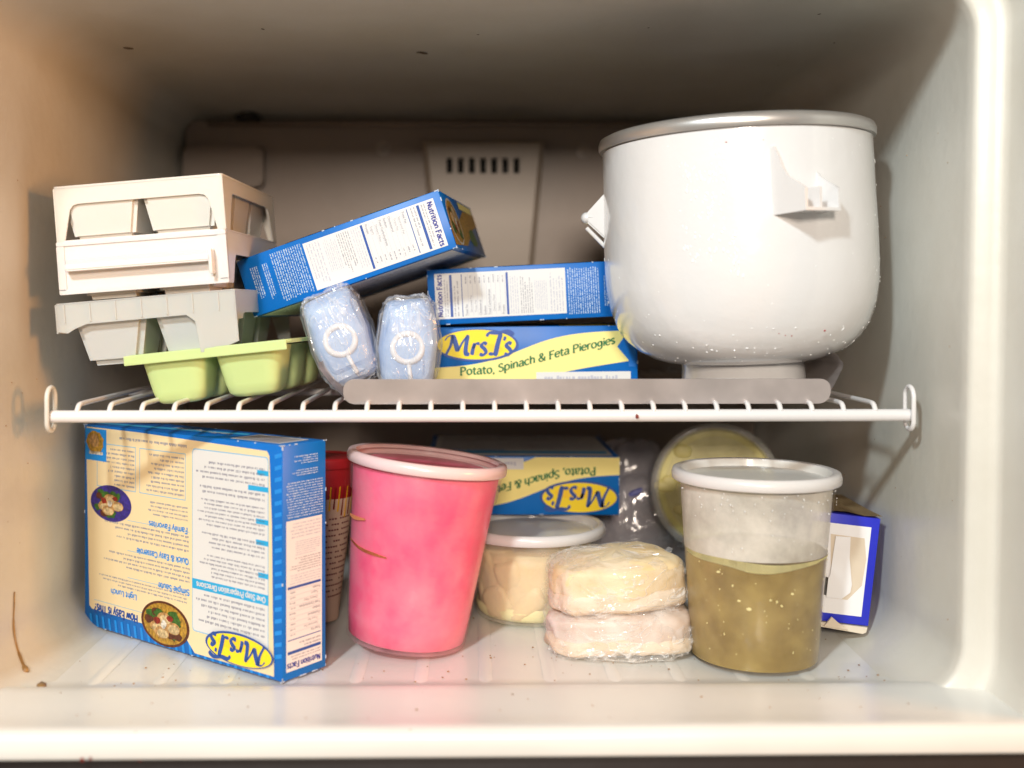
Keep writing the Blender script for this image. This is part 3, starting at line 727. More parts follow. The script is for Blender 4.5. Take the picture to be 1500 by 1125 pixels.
# ------------------------------------------------------------------ ice cream bowl
BOWLM = mat('white_gloss_plastic', (.735,.73,.735), .20, coat=.8, bump=.6, bscale=46, bdist=.0012)
RIMM = mat('brushed_rim', (.70,.68,.66), .34, metal=.78, var=.12, vscale=30)
def bowl():
    c = at(1089, 450, .82)
    t = thing('freezer_bowl', 'large white ice cream maker bowl with grey rim standing on the metal sheet', 'bowl', (c.x,.82,SZ+.0015), (0,R(-2.2),0))
    z0 = EYE - (SZ+.0015)                        # eye level in local z
    ext = [(.0430,0),(.0458,.0003),(.0470,.0015),(.0464,.010),(.0456,.0195),(.0462,.0218),(.0560,.0232),(.066,.0262),(.0770,.0320),(.0865,.0400),(.0935,.0505),(.0985,.0650),(.1010,.0800),(.1017,.095),(.1016,.12),(.1008,.150),(.1002,.1850)]
    zz = lambda z: .025+(z-.0185)*(.196-.025)/(.1985-.0185)
    K = lambda L_: [(r_*.965, zz(z)) for r_, z in L_]
    bm = bmesh.new(); lathe(bm, [(0,.004),(.041,.004),(.0430,0)] + ext[1:] + K([(.1010,.1890),(.096,.1890),(.093,.17),(.091,.10),(.085,.065),(.06,.045),(0,.040)]), 128)
    obj('body', bm, BOWLM, t, True, auto=50)
    bm = bmesh.new(); lathe(bm, K([(.1034,.1880),(.1058,.1882),(.1066,.1900),(.1068,.1935),(.1055,.1968),(.1020,.1985),(.0965,.1990),(.0945,.1975),(.0935,.184)]), 128, close=True)
    obj('rim', bm, RIMM, t, True, auto=60)
    def lug(az, M2=None, kind=0):
        # az: angle from -y towards +x; local x sideways, y outward(-), z up
        M = Matrix.Rotation(R(az), 4, 'Z') @ Matrix.Translation((0,-.0975,.126)) @ Matrix.Rotation(R(21), 4, 'Z')
        bm = bmesh.new(); W = .0165; D = .0250
        fin = [(.001,.045),(-.003,.038),(-.006,.030),(-.010,.0245),(-.016,.0205),(-D+.002,.0165),(-D,.0145),(-D,0),(.010,-.001),(.012,.045)]
        for x0 in (-W, W-.0022):
            a = bmesh.new(); f = [a.verts.new((x0, p[0], p[1])) for p in fin]; b = [a.verts.new((x0+.0022, p[0], p[1])) for p in fin]
            a.faces.new(f); a.faces.new(b[::-1])
            for i in range(len(fin)): a.faces.new((f[i], f[(i+1)%len(fin)], b[(i+1)%len(fin)], b[i]))
            merge(bm, a, M)
        # bottom plate with two holes
        a = bmesh.new(); 
        for (xa_, xb_) in ((-W+.0022,-.0080),(-.0040,.0040),(.0080,W-.0022)): add_box(a, (xa_,-D,0), (xb_,.010,.0022))
        for (xa_, xb_) in ((-.0080,-.0040),(.0040,.0080)): add_box(a, (xa_,-D,0), (xb_,-.0140,.0022)); add_box(a, (xa_,-.0100,0), (xb_,.010,.0022))
        add_box(a, (-.001,-D+.0018,.0022),(.001,.004,.016))
        merge(bm, a, M); obj('mounting_lug', bm, BOWLM, t, auto=30)
    lug(9)
    # left lug: pyramid shaped pivot with a rounded nose
    M = Matrix.Rotation(R(-98), 4, 'Z') @ Matrix.Translation((0,-.0965,.1345))
    bm = bmesh.new(); a = bmesh.new()
    base = [(-.013,.003,-.022),(.013,.003,-.022),(.013,.003,.026),(-.013,.003,.026)]; tip = [(-.006,-.0175,-.001),(.006,-.0175,-.001),(.006,-.0175,.006),(-.006,-.0175,.006)]
    v1 = [a.verts.new(p) for p in base]; v2 = [a.verts.new(p) for p in tip]
    a.faces.new(v1); a.faces.new(v2[::-1])
    for i in range(4): a.faces.new((v1[i], v1[(i+1)%4], v2[(i+1)%4], v2[i]))
    bmesh.ops.bevel(a, geom=a.edges[:], offset=.0012, segments=2, affect='EDGES'); merge(bm, a, M)
    a = bmesh.new(); bmesh.ops.create_uvsphere(a, u_segments=20, v_segments=12, radius=.0048, matrix=Matrix.Translation((0,-.0175,.0025)) @ Matrix.Diagonal((1.5,1,1,1))); merge(bm, a, M)
    a = bmesh.new(); tube(a, [(0,-.018,-.005),(0,.002,-.027)], .0016, 8); tube(a, [(.010,.001,.002),(.0065,-.017,.003)], .0005, 6); merge(bm, a, M)
    obj('pivot_lug', bm, BOWLM, t, True, auto=35)
    # frost beads and drips stuck to the wall of the bowl
    FR = mat('frost_bead', (.88,.89,.90), .06, coat=1, spec=1)
    bm = bmesh.new()
    prof = [(z, r) for r, z in ext[6:]]
    def rad(z):
        for (za, ra), (zb2, rb) in zip(prof, prof[1:]):
            if za <= z <= zb2 or (z < za and za == prof[0][0]): return ra + (rb-ra)*(z-za)/(zb2-za)
        return .1038
    def bead(az, z, s, st=1.0):
        r = rad(z); n_ = Vector((math.sin(R(az)), -math.cos(R(az)), -.6 if z < .05 else 0)).normalized(); p = Vector((r*math.sin(R(az)), -r*math.cos(R(az)), z))
        rot = n_.to_track_quat('Z', 'Y').to_matrix().to_4x4()
        bmesh.ops.create_uvsphere(bm, u_segments=8, v_segments=6, radius=s, matrix=Matrix.Translation(p) @ rot @ Matrix.Diagonal((random.uniform(.8,1.1), st*random.uniform(.8,1.6), .45, 1)))
    rg = random.Random(3)
    for k in range(150):
        col = rg.choice((-33,-29,-24,-20,-15)); z = rg.uniform(.095,.165) if col != -20 else rg.uniform(.10,.178)
        if col == -15: z = rg.uniform(.085,.115)
        bead(col + rg.gauss(0,1.5), z, rg.uniform(.0003,.0009), 1.5)
    for k in range(70): bead(rg.uniform(-90,80), rg.uniform(.028,.18), rg.uniform(.0002,.0005), 1)
    for k in range(60): bead(rg.uniform(-70,70), rg.uniform(.026,.05), rg.uniform(.0004,.0012), .8)
    for k in range(45): bead(rg.choice((-101,76))+rg.uniform(-7,7), rg.uniform(.03,.17), rg.uniform(.0005,.0011), 1.4)
    obj('frost', bm, FR, t, True, kind='stuff')
    bm = bmesh.new()
    for az, z, s in ((2,.0455,.0004),(5,.044,.0004),(8,.0435,.0005),(24,.046,.0008),(-17,.176,.0006),(-3,.176,.0003)):
        r = rad(z); lump(bm, Vector((r*math.sin(R(az)), -r*math.cos(R(az)), z)), s, (1.6,1,.8))
    obj('red_specks', bm, mat('red_speck', (.35,.03,.03), .5), t, kind='stuff')
bowl()

# ------------------------------------------------------------------ ice cube trays
def cups(bm, W, D, nx_, ny_, zt, zb2, taper, margin=.004, bev=.003, gap=.003):
    cw = (W-2*margin-gap*(nx_-1))/nx_; cd = (D-2*margin-gap*(ny_-1))/ny_
    for i in range(nx_):
        for j in range(ny_):
            x0 = -W/2+margin+i*(cw+gap); y0 = margin+j*(cd+gap); a = bmesh.new()
            T = [(x0,y0,zt),(x0+cw,y0,zt),(x0+cw,y0+cd,zt),(x0,y0+cd,zt)]; B = [(x0+taper,y0+taper*.6,zb2),(x0+cw-taper,y0+taper*.6,zb2),(x0+cw-taper,y0+cd-taper*.6,zb2),(x0+taper,y0+cd-taper*.6,zb2)]
            v1 = [a.verts.new(p) for p in T]; v2 = [a.verts.new(p) for p in B]; a.faces.new(v2)
            for k in range(4): a.faces.new((v1[k], v1[(k+1)%4], v2[(k+1)%4], v2[k]))
            ed = [e for e in a.edges if len(e.link_faces) == 2]
            bmesh.ops.bevel(a, geom=ed, offset=bev, segments=4, affect='EDGES')
            bmesh.ops.solidify(a, geom=a.faces[:], thickness=.0010)
            merge(bm, a)
def arch(w, h, band, leg, slope, foot=0, r=.004):
    """skirt outline with an opening cut up from the bottom"""
    x0, x1 = -w/2, w/2
    return [(x0,foot),(x0,h),(x1,h),(x1,foot),(x1-leg,foot),(x1-leg-slope,h-band-r),(x1-leg-slope-r*.6,h-band-r*.25),(x1-leg-slope-r*1.6,h-band),
            (x0+leg+slope+r*1.6,h-band),(x0+leg+slope+r*.6,h-band-r*.25),(x0+leg+slope,h-band-r),(x0+leg,foot)]
def tray_body(bm, W, D, H, out, sideout, t=.0016, bev=.0004):
    prism(bm, out, 0, t, bevel=bev)
    prism(bm, out, D-t, D)
    for s in (-1, 1):
        M = Matrix.Translation((s*(W/2) - (t if s > 0 else 0), D/2, 0)) @ Matrix.Rotation(R(90), 4, 'Z') @ Matrix.Translation((0,-t,0))
        prism(bm, sideout, 0, t, M, bevel=bev)
IVORY = mat('ivory_plastic', (.72,.675,.61), .33, sss=.4, coat=.15)
PINKW = mat('pinkish_white_plastic', (.76,.715,.69), .32, sss=.4, coat=.15)
FROST = mat('translucent_plastic', (.64,.64,.61), .28, sss=.5, alpha=.72, coat=.2)
GRN = mat('green_silicone', (.56,.70,.31), .42, sss=.3, var=.06, vscale=20)
tw = .1215; td = .165; IT = 'plastic ice cube trays in a leaning stack'
ty = .770; tcx = at(207, 300, ty).x
def tray_thing(label, z, roll, dx=0, yaw=-2, ddy=0):
    return thing('ice_cube_tray', label, 'ice tray', (tcx+dx, ty+ddy, z), (0, R(-roll), R(yaw)), IT)
# top tray
t = tray_thing('ivory ice cube tray with open arched front, topmost of the stack', .3035, 4.6)
H = .0385; bm = bmesh.new(); tray_body(bm, tw, td, H, arch(tw,H,.0115,.006,.005), arch(td,H,.010,.012,.010))
obj('skirt', bm, IVORY, t, auto=30)
bm = bmesh.new(); prism(bm, rrect(-tw/2,0,tw/2,td,.003), 0, .0016, Matrix.Translation((0,0,H+.0014)) @ Matrix.Rotation(R(-90),4,'X')); obj('top_rim', bm, IVORY, t, auto=30)
bm = bmesh.new(); cups(bm, tw-.006, td-.006, 2, 3, H-.001, .002, .0065, .0022, .003, .0022); o = obj('ice_cup', bm, IVORY, t, auto=40); o['kind'] = 'stuff' if False else 'part'; del o['kind']; o.name = 'ice_cups'
# second tray, closed front with a pull handle
t = tray_thing('white ice cube tray with a slotted pull handle, second from the top', .2660, 4.3, .0025)
H = .0375; bm = bmesh.new(); x0, x1 = -tw/2, tw/2
out = rrect(x0, 0, x1, H, .002); tray_body(bm, tw, td, H, out, arch(td,H,.016,.012,.008))
for z0_, z1_ in ((0,.0035),(H-.003,H)): prism(bm, rrect(x0+.0002,z0_,x1-.0002,z1_,.001), -.0012, .0004)
for a_, b_ in ((x0+.0001,x0+.0055),(x1-.0065,x1-.0001)): prism(bm, rrect(a_,.0031,b_,H-.0031,.001), -.0012, .0004)
obj('skirt', bm, PINKW, t, auto=30)
bm = bmesh.new(); a = bmesh.new()
hx0, hx1 = x0+.0065, x1-.010
pr = [(-.0005,.0245),(-.0095,.0205),(-.0100,.0165),(-.0088,.0155),(-.0005,.0165)]
f = [a.verts.new((hx0+ (.002 if i in (1,2,3) else 0), p[0], p[1])) for i, p in enumerate(pr)]; b = [a.verts.new((hx1, p[0], p[1])) for p in pr]
a.faces.new(f); a.faces.new(b[::-1])
for i in range(5): a.faces.new((f[i], f[(i+1)%5], b[(i+1)%5], b[i]))
bmesh.ops.bevel(a, geom=a.edges[:], offset=.0008, segments=2, affect='EDGES'); merge(bm, a); add_box(bm, (hx1-.0015,-.010,.007), (hx1+.001,-.0003,.0245), bevel=.0005); obj('handle', bm, PINKW, t, auto=30)
bm = bmesh.new(); cups(bm, tw-.006, td-.01, 2, 3, H-.001, -.0035, .007, .006); obj('ice_cups', bm, IVORY, t, auto=40)
bm = bmesh.new(); prism(bm, rrect(-tw/2,0,tw/2,td,.003), 0, .0012, Matrix.Translation((0,0,H+.001)) @ Matrix.Rotation(R(-90),4,'X')); obj('top_rim', bm, PINKW, t, auto=30)
# third tray, translucent, deep cups
t = tray_thing('greyish translucent ice cube tray with ribbed skirt, above the green tray', .2195, 4.8, .0055, -3)
H = .0405; W3 = .130
out = [(-W3/2,.021),(-W3/2,H),(W3/2,H),(W3/2,.004),(W3/2-.008,.002),(W3/2-.008,-.001),(W3/2-.028,-.002),(W3/2-.030,.021),(W3/2-.036,.026),(-W3/2+.022,.0255),(-W3/2+.014,.023),(-W3/2+.008,.0195)]
bm = bmesh.new(); prism(bm, out, 0, .0012, bevel=.0003); prism(bm, arch(W3,H,.014,.01,.005), td-.001, td)
for s in (-1,1):
    M = Matrix.Translation((s*(W3/2) - (.0012 if s > 0 else 0), td/2, 0)) @ Matrix.Rotation(R(90), 4, 'Z') @ Matrix.Translation((0,-.0012,0))
    prism(bm, arch(td,H,.016,.010,.006,.020), 0, .0012, M)
obj('skirt', bm, FROST, t, auto=30)
for k in range(7):
    bm = bmesh.new(); x = -W3/2+.006+k*.0185; add_box(bm, (x,-.0010,H-.0135),(x+.0012,.0002,H-.0005)); obj('rib', bm, FROST, t)
bm = bmesh.new(); cups(bm, W3-.004, td-.006, 2, 3, H-.001, -.0042, .0100, .006, .004); obj('ice_cups', bm, mat('translucent_cups', (.62,.62,.60), .3, sss=.4, alpha=.85, coat=.2), t, auto=40)
bm = bmesh.new(); prism(bm, rrect(-W3/2,0,W3/2,td,.003), 0, .0010, Matrix.Translation((0,0,H+.0008)) @ Matrix.Rotation(R(-90),4,'X')); obj('top_rim', bm, FROST, t, auto=30)
# green tray
gc = at(288, 520, .772)
t = thing('ice_cube_tray', 'pale green silicone ice tray with rounded cups, bottom of the stack', 'ice tray', (gc.x+.010,.768,.1862), (0,R(-6.0),R(-7)), IT)
GW, GD = .116, .140; zt = .0345
bm = bmesh.new()
for i in range(2):
    for j in range(3):
        cx, cy = -.0275+.055*i, .026+.0440*j; a = bmesh.new(); rows = []
        for z, k in ((zt,.0255),(zt-.004,.0245),(.010,.0205),(.0035,.0185),(.0008,.0150),(0,.010)):
            row = []
            for m_ in range(32):
                an = 2*math.pi*m_/32; row.append(a.verts.new((cx+k*sup(math.cos(an),.45), cy+k*.80*sup(math.sin(an),.45), z)))
            rows.append(row)
        for p_, q_ in zip(rows, rows[1:]):
            for k in range(32): a.faces.new((p_[k], p_[(k+1)%32], q_[(k+1)%32], q_[k]))
        a.faces.new(rows[-1][::-1]); merge(bm, a)
obj('ice_cups', bm, GRN, t, True, auto=50)
bm = bmesh.new(); a = bmesh.new(); prism(a, rrect(-GW/2-.003,0,GW/2+.003,GD,.012), 0, .0028, bevel=.0008); merge(bm, a, Matrix.Translation((0,0,zt+.0038)) @ Matrix.Rotation(R(-90),4,'X')); obj('flange', bm, GRN, t, auto=30)
bm = bmesh.new(); add_box(bm, (-GW/2-.002,-.0005,zt-.0035),(GW/2+.002,.0012,zt+.0035), bevel=.0006); obj('front_edge', bm, GRN, t)

# ------------------------------------------------------------------ cartons on the shelf
P0 = at(372, 465, .83)
carton('blue carton propped up at a slant on the ice trays, nutrition facts facing out', P0, (R(0), R(-18.4), R(-9)), (.1665,.150,.0455),
       [('front', nutrition, 3), ('right', end_picture, 0), ('bottom', under_print, 0), ('top', top_picture, 0)])
zt0 = SZ+.0012
P1 = at(637, 575, .872); P1.z = zt0
carton('blue carton lying on the metal sheet, yellow banner and logo facing out', P1, (0,R(-.6),R(-1)), (.1640,.150,.0475), [('front', banner, 0), ('top', top_picture, 0)])
P2 = at(629, 489, .866); P2.z = zt0+.0492
carton('blue carton stacked on the banner carton, nutrition facts sideways beside the bowl', P2, (0,R(-2.8),R(-1)), (.1640,.150,.0445), [('front', nutrition, 1), ('top', top_picture, 0)])

# ------------------------------------------------------------------ wrapped blue packs
PACK = mat('pale_blue_pack', (.20,.34,.62), .45, var=.35, vscale=45, col2=(.32,.47,.72), bump=.3, bscale=90)
RINGM = mat('ring_white', (.66,.68,.73), .4)
FILM = film_mat('cling_film', .24, 32, (.94,.94,.96), .5, .6, (1,1,.55))
def wrinkle(amp, sc, seed=0):
    o = Vector((seed*3.1, seed*1.7, seed*.9))
    def f(p):
        n1 = 1-2*abs(noise.noise(p*sc+o)); n2 = 1-2*abs(noise.noise(p*sc*2.7+o))
        return p + p.normalized()*amp*(n1*.7+n2*.4)
    return f
def pack(label, loc, rot, seed, top=.8, W=.0245):
    t = thing('wrapped_ice_pack', label, 'ice pack', loc, rot, 'pale blue packs wrapped in cling film')
    Hh = .0350
    def shape(p):
        k = p.z/Hh; s = 1 - (1-top)*max(0, k)**1.5 - .26*max(0,-k)**2
        return Vector((p.x*s, p.y*(1-.12*k*k), p.z)) + Vector((.002*math.sin(k*2),0,0))
    bm = bmesh.new(); blob(bm, W, .055, Hh, .22, .32, 48, 30, lambda p: shape(p)); bm.transform(Matrix.Translation((0,.055,Hh)))
    obj('pack', bm, PACK, t, True)
    bm = bmesh.new(); pts = [(.0108*math.cos(2*math.pi*k/28), .0016+.0006*math.sin(k*.7), Hh+.0105*math.sin(2*math.pi*k/28)-.001) for k in range(28)]; tube(bm, pts, .0024, 10, closed=True); tube(bm, [(0,.0012,Hh-.0135),(.001,.0016,Hh-.028)], .0016, 8); obj('ring', bm, RINGM, t, True)
    wr = wrinkle(.0009, 70, seed)
    wr = wrinkle(.0022, 75, seed)
    jt = random.Random(seed*7)
    bm = bmesh.new(); blob(bm, W+.0022, .0605, Hh+.0020, .30, .40, 44, 28, lambda p: wr(shape(p)) + Vector((jt.uniform(-.0012,.0012),jt.uniform(-.0012,.0012),jt.uniform(-.0012,.0012)))); bm.transform(Matrix.Translation((0,.055,Hh)))
    bmesh.ops.triangulate(bm, faces=bm.faces[:])
    rg = random.Random(seed)
    for k in range(0):                                 # loose folds of film along the right side and top
        z = rg.uniform(.2, 2.0)*Hh; y = rg.uniform(.003,.06); x = (W*.93 if k % 3 else rg.uniform(-W*.5,W*.9)); 
        if k % 3 == 0: z = 2*Hh-.001; x *= .7
        else: x *= (1 - (1-top)*max(0,(z/Hh-1))**1.5)
        d = Vector((rg.uniform(-.5,1), rg.uniform(-1,.4), rg.uniform(-1,1))).normalized()*rg.uniform(.003,.008); p = Vector((x, y, z)); e = Vector((.0025 if k % 3 else 0,-.0005,.0025 if k % 3 == 0 else 0))
        bm.faces.new([bm.verts.new(v) for v in (p-e, p+d-e*.5, p+d*.9+e*1.2, p+e)])
    obj('film', bm, FILM, t, False)
    return t
a = at(516, 588, .80); pack('pale blue wrapped pack with a white ring, leaning over to the left', (at(529,570,.80).x,.792,SZ+.0100), (0,R(-25),R(4)), 2, .86, .0222)
a = at(604, 575, .80); pack('pale blue wrapped pack with a white ring, standing upright beside the cartons', (a.x-.001,.795,SZ+.0012), (0,R(-4),R(2)), 5, .76, .0226)

# ------------------------------------------------------------------ big carton on the floor
k = at(421, 1002, .722)
ang = -37.5; a_, b_, c_ = .2280, .0405, .1585
ax = Vector((math.cos(R(ang)), math.sin(R(ang)), 0)); corner = Vector((-.1262,.7240,0)) - ax*a_
carton('big blue carton standing upside down on the freezer floor, recipes on its back', (corner.x, corner.y, .0018), (0,0,R(ang)), (a_,b_,c_),
       [('front', back_panel_print, 2), ('right', nutrition, 2), ('top', top_flap_print, 0)])

# ------------------------------------------------------------------ deli containers
LIDM = mat('frosted_lid', (.86,.84,.80), .34, alpha=.78, coat=.3)
LIDP = mat('clear_lid_panel', (.88,.80,.80), .25, alpha=.10, coat=.4)
LIDPR = mat('pink_tinted_rim', (.90,.66,.66), .28, alpha=.85, coat=.3)
LIDR = mat('frosted_lid_rim', (.86,.83,.82), .28, alpha=.72, coat=.3)
CUPM = mat('frosted_cup', (.80,.78,.74), .25, alpha=.06, coat=.5, bump=.25, bscale=50)
def deli(name, label, cat, loc, rot, H, rb, rt, rl, body_m, content, group=None, lid_m=LIDM, rim_m=None):
    t = thing(name, label, cat, loc, rot, group)
    rs = lambda z: rb + (rt-rb)*(z/(H-.006))
    zs_ = H-.030 if H > .1 else H-.020
    pr = [(0,.0020),(rb-.006,.0020),(rb-.004,0),(rb-.0015,.0003),(rb,.002)] + [(rs(z), z) for z in (.02,.04,.06) if z < zs_] + [(rs(zs_)-.0008, zs_),(rs(zs_)+.0010, zs_+.0018),(rs(H-.012)+.0012,H-.012),(rt+.0015,H-.008),(rt+.0030,H-.006),(rt+.0030,H-.004)]
    bm = bmesh.new(); lathe(bm, pr, 96); obj('cup', bm, body_m, t, True, auto=50)
    bm = bmesh.new(); lathe(bm, [(rl-.0010,H-.0085),(rl,H-.0078),(rl+.0003,H-.004),(rl-.0008,H-.0008),(rl-.003,H),(rl-.0060,H-.0006),(rl-.0068,H-.003),(rl-.0060,H-.0035),(rl-.0025,H-.0035),(rl-.0018,H-.0085)], 96, close=True); obj('lid_rim', bm, rim_m or LIDR, t, True, auto=60)
    bm = bmesh.new(); lathe(bm, [(rl-.0066,H-.0012),(rl-.0078,H-.0062),(rl-.0110,H-.0066),(rl-.0125,H-.0052),(rl-.030,H-.0050),(0,H-.0050)], 96); obj('lid', bm, lid_m, t, True, auto=40)
    content(t, rs)
    return t
PINK = mat('pink_ice_cream', (.90,.17,.29), .42, var=.14, vscale=18, col2=(.80,.065,.18), sss=.05, bump=.2, bscale=60, coat=.35)
PINKS = mat('pink_cup_skin', (.95,.52,.60), .3, anoise=(34,.06,.28), alpha=.17, coat=.7, bump=.5, bscale=55)
def pink_content(t, rs):
    bm = bmesh.new(); lathe(bm, [(0,.0028),(rs(0)-.004,.0028),(rs(0)-.0014,.0045)] + [(rs(z)-.0012, z) for z in (.02,.05,.08,.105,.125)] + [(rs(.13)-.0016,.1275),(rs(.13)-.010,.1312),(.03,.1318),(0,.1316)], 96)
    obj('pink_sorbet', bm, PINK, t, True, auto=50)
    SC_ = mat('dried_orange_smear', (.90,.40,.18), .5)
    def smear(path, wd):
        bm = bmesh.new(); prev = None; P = catmull([(p[0],p[1],0) for p in path], 8)
        for i, p in enumerate(P):
            r = rs(p.y)+.0003; w_ = wd*(.3+.7*math.sin(math.pi*min(1,(i+2)/(len(P)+2))))
            f = lambda z: Vector((r*math.sin(R(p.x)), -r*math.cos(R(p.x)), z)); cur = (bm.verts.new(f(p.y+w_/2)), bm.verts.new(f(p.y-w_/2)))
            if prev: bm.faces.new((prev[0], prev[1], cur[1], cur[0]))
            prev = cur
        bmesh.ops.solidify(bm, geom=bm.faces[:], thickness=.0004); obj('smear', bm, SC_, t, True)
    smear([(-72,.0735),(-50,.0700),(-33,.0690),(-22,.0685)], .0022)
    smear([(-76,.0900),(-62,.0900),(-46,.0915)], .0028)
    DR = mat('pink_frost_mark', (.80,.12,.22), .6, alpha=.28)
    for az, z, sx, sz, rl in ():
        bm = bmesh.new(); r = rs(z)-.0006; wq = wrinkle(.0012, 300, az)
        blob(bm, sx, .0008, sz, .9, .9, 18, 12, wq, Matrix.Translation((r*math.sin(R(az)), -r*math.cos(R(az)), z)) @ Matrix.Rotation(R(az),4,'Z') @ Matrix.Rotation(rl,4,'Y')); obj('frost_mark', bm, DR, t, True)
c = at(594, 940, .806); tilt = 7.0; sh = math.sin(R(tilt))*.0455
deli('deli_container', 'tall round deli tub full of pink sorbet, tilted and lidded', 'tub', (c.x,.806,.0004+sh*.90), (R(-1), R(tilt), 0), .138, .0445, .0565, .0600, PINKS, pink_content, 'round deli tubs', LIDP, LIDPR)
# soup
SOUP = mat('olive_soup', (.21,.128,.016), .35, var=.3, vscale=55, detail=9, col2=(.33,.225,.05), sss=.1, bump=.15, bscale=50, coat=.5)
FAT = mat('yellow_fat', (.90,.78,.36), .4, var=.2, vscale=60)
def soup_content(t, rs):
    L0 = .0785
    bm = bmesh.new(); seg = 96
    wob = lambda an: L0 + .0010*math.sin(an*2+1.0) + .0004*math.sin(an*5)
    rings = []
    for z in (.0035,.02,.04,.06): rings.append([Vector(((rs(z)-.0011)*math.cos(2*math.pi*k/seg), (rs(z)-.0011)*math.sin(2*math.pi*k/seg), z)) for k in range(seg)])
    rings.append([Vector(((rs(L0)-.0011)*math.cos(2*math.pi*k/seg), (rs(L0)-.0011)*math.sin(2*math.pi*k/seg), wob(2*math.pi*k/seg))) for k in range(seg)])
    rings.append([Vector((.03*math.cos(2*math.pi*k/seg), .03*math.sin(2*math.pi*k/seg), L0)) for k in range(seg)])
    vr = [[bm.verts.new(p) for p in r_] for r_ in rings]
    for p_, q_ in zip(vr, vr[1:]):
        for k in range(seg): bm.faces.new((p_[k], p_[(k+1)%seg], q_[(k+1)%seg], q_[k]))
    bm.faces.new(vr[0][::-1]); bm.faces.new(vr[-1]); obj('frozen_soup', bm, SOUP, t, True, auto=50)
    bm = bmesh.new(); prev = None                       # fat line along the level
    for k in range(49):
        az = -85+170*k/48; r = rs(L0)-.0006; z = wob(R(az-90)); tk = (.0052 + .0007*math.sin(k*.35))*(1.1-abs(az+20)/75) if az < 45 else .0006; tk = max(.0006, tk)
        cur = [bm.verts.new((r*math.sin(R(az)), -r*math.cos(R(az)), z+.0008)), bm.verts.new((r*math.sin(R(az)), -r*math.cos(R(az)), z-tk))]
        if prev: bm.faces.new((prev[0], prev[1], cur[1], cur[0]))
        prev = cur
    bmesh.ops.solidify(bm, geom=bm.faces[:], thickness=-.0004); obj('fat_layer', bm, FAT, t, True)
    bm = bmesh.new(); lathe(bm, [(rs(z)-.0009, z) for z in (L0+.001,.09,.10,.110,.126)], 96); obj('frost_coat', bm, mat('inside_frost', (.92,.86,.77), .5, anoise=(22,.38,.72), alpha=.52, var=.12, vscale=30, bump=.3), t, True)
    bm = bmesh.new(); rg = random.Random(11)
    for az, z, s in ((-18,.062,.0013),(-13,.052,.0011),(-5,.047,.0016),(12,.054,.0012),(17,.053,.0012),(21,.050,.0012),(-30,.070,.0012),(30,.058,.001)):
        r = rs(z)-.0008; lump(bm, Vector((r*math.sin(R(az-14)), -r*math.cos(R(az-14)), z)), s, (1.3,.6,.8))
    for k in range(40):
        az = rg.uniform(-70,70); z = rg.uniform(.01,.075); r = rs(z)-.0009; lump(bm, Vector((r*math.sin(R(az)), -r*math.cos(R(az)), z)), rg.uniform(.0003,.0006), (1,.6,1))
    obj('fat_flecks', bm, FAT, t, False, kind='stuff')
c = at(1104, 900, .788)
SOUPC = deli('deli_container', 'tall clear deli tub half filled with olive green frozen soup', 'tub', (at(1104,900,.776).x,.776,.0003), (0,R(.6),0), .1365, .0455, .0548, .0597, CUPM, soup_content, 'round deli tubs')
bm = bmesh.new(); rg = random.Random(5)
for k in range(55):
    az = rg.uniform(-80,80); z = rg.choice((rg.uniform(.108,.128), rg.uniform(.108,.128), rg.uniform(.085,.125))); r = .0465+(.0095)*(z/.1325)+.0012
    bmesh.ops.create_icosphere(bm, subdivisions=1, radius=rg.uniform(.0002,.0005), matrix=Matrix.Translation((r*math.sin(R(az)), -r*math.cos(R(az)), z)) @ Matrix.Diagonal((1,.6,1.4,1)))
obj('frost', bm, MATS['frost_bead'], SOUPC, True, kind='stuff')
# cream tub
CRM = mat('cream_filling', (.86,.70,.40), .5, var=.2, vscale=24, col2=(.78,.60,.34), sss=.15, bump=.4, bscale=40)
def cream_content(t, rs):
    bm = bmesh.new(); wr = wrinkle(.0012, 60, 4)
    lathe(bm, [(0,.0025),(rs(0)-.004,.0025),(rs(0)-.0015,.005),(rs(.01)-.0012,.010),(rs(.012)-.002,.013)], 64)
    obj('melted_layer', bm, mat('pale_yellow_cream', (.86,.80,.42), .4), t, True)
    rg = random.Random(8)
    for k in range(13):
        az = -110+ 220*(k%7)/6 + (15 if k > 6 else 0) + rg.uniform(-14,14); z = (.022 if k < 7 else .044) + rg.uniform(-.008,.008); r = .031
        bm = bmesh.new(); ws = wrinkle(.0025, 45, k+1); M = Matrix.Translation((r*math.sin(R(az)), -r*math.cos(R(az)), z)) @ Euler((rg.uniform(-.6,.6), rg.uniform(-.8,.8), rg.uniform(0,3))).to_matrix().to_4x4()
        blob(bm, rg.uniform(.013,.021), .013, rg.uniform(.012,.021), .5, .6, 24, 16, ws, M)
        for v in bm.verts:                              # pressed against the tub wall
            d = math.hypot(v.co.x, v.co.y); lim = rs(max(0,v.co.z))-.0012
            if d > lim: v.co.x *= lim/d; v.co.y *= lim/d
            v.co.z = max(.004, min(.057, v.co.z))
        obj('frozen_piece', bm, CRM, t, True)
    bm = bmesh.new(); wc = wrinkle(.0015, 70, 31); lathe(bm, [(0,.057),(.03,.0565),(rs(.055)-.0045,.055),(rs(.045)-.0035,.045),(rs(.035)-.0032,.035),(rs(.025)-.0035,.025),(rs(.015)-.0034,.014),(rs(.005)-.004,.006)], 72)
    for v in bm.verts: v.co = v.co - Vector((v.co.x, v.co.y, 0)).normalized()*abs(noise.noise(v.co*70))*.003
    obj('cream_core', bm, CRM, t, True)
c = at(781, 900, .893)
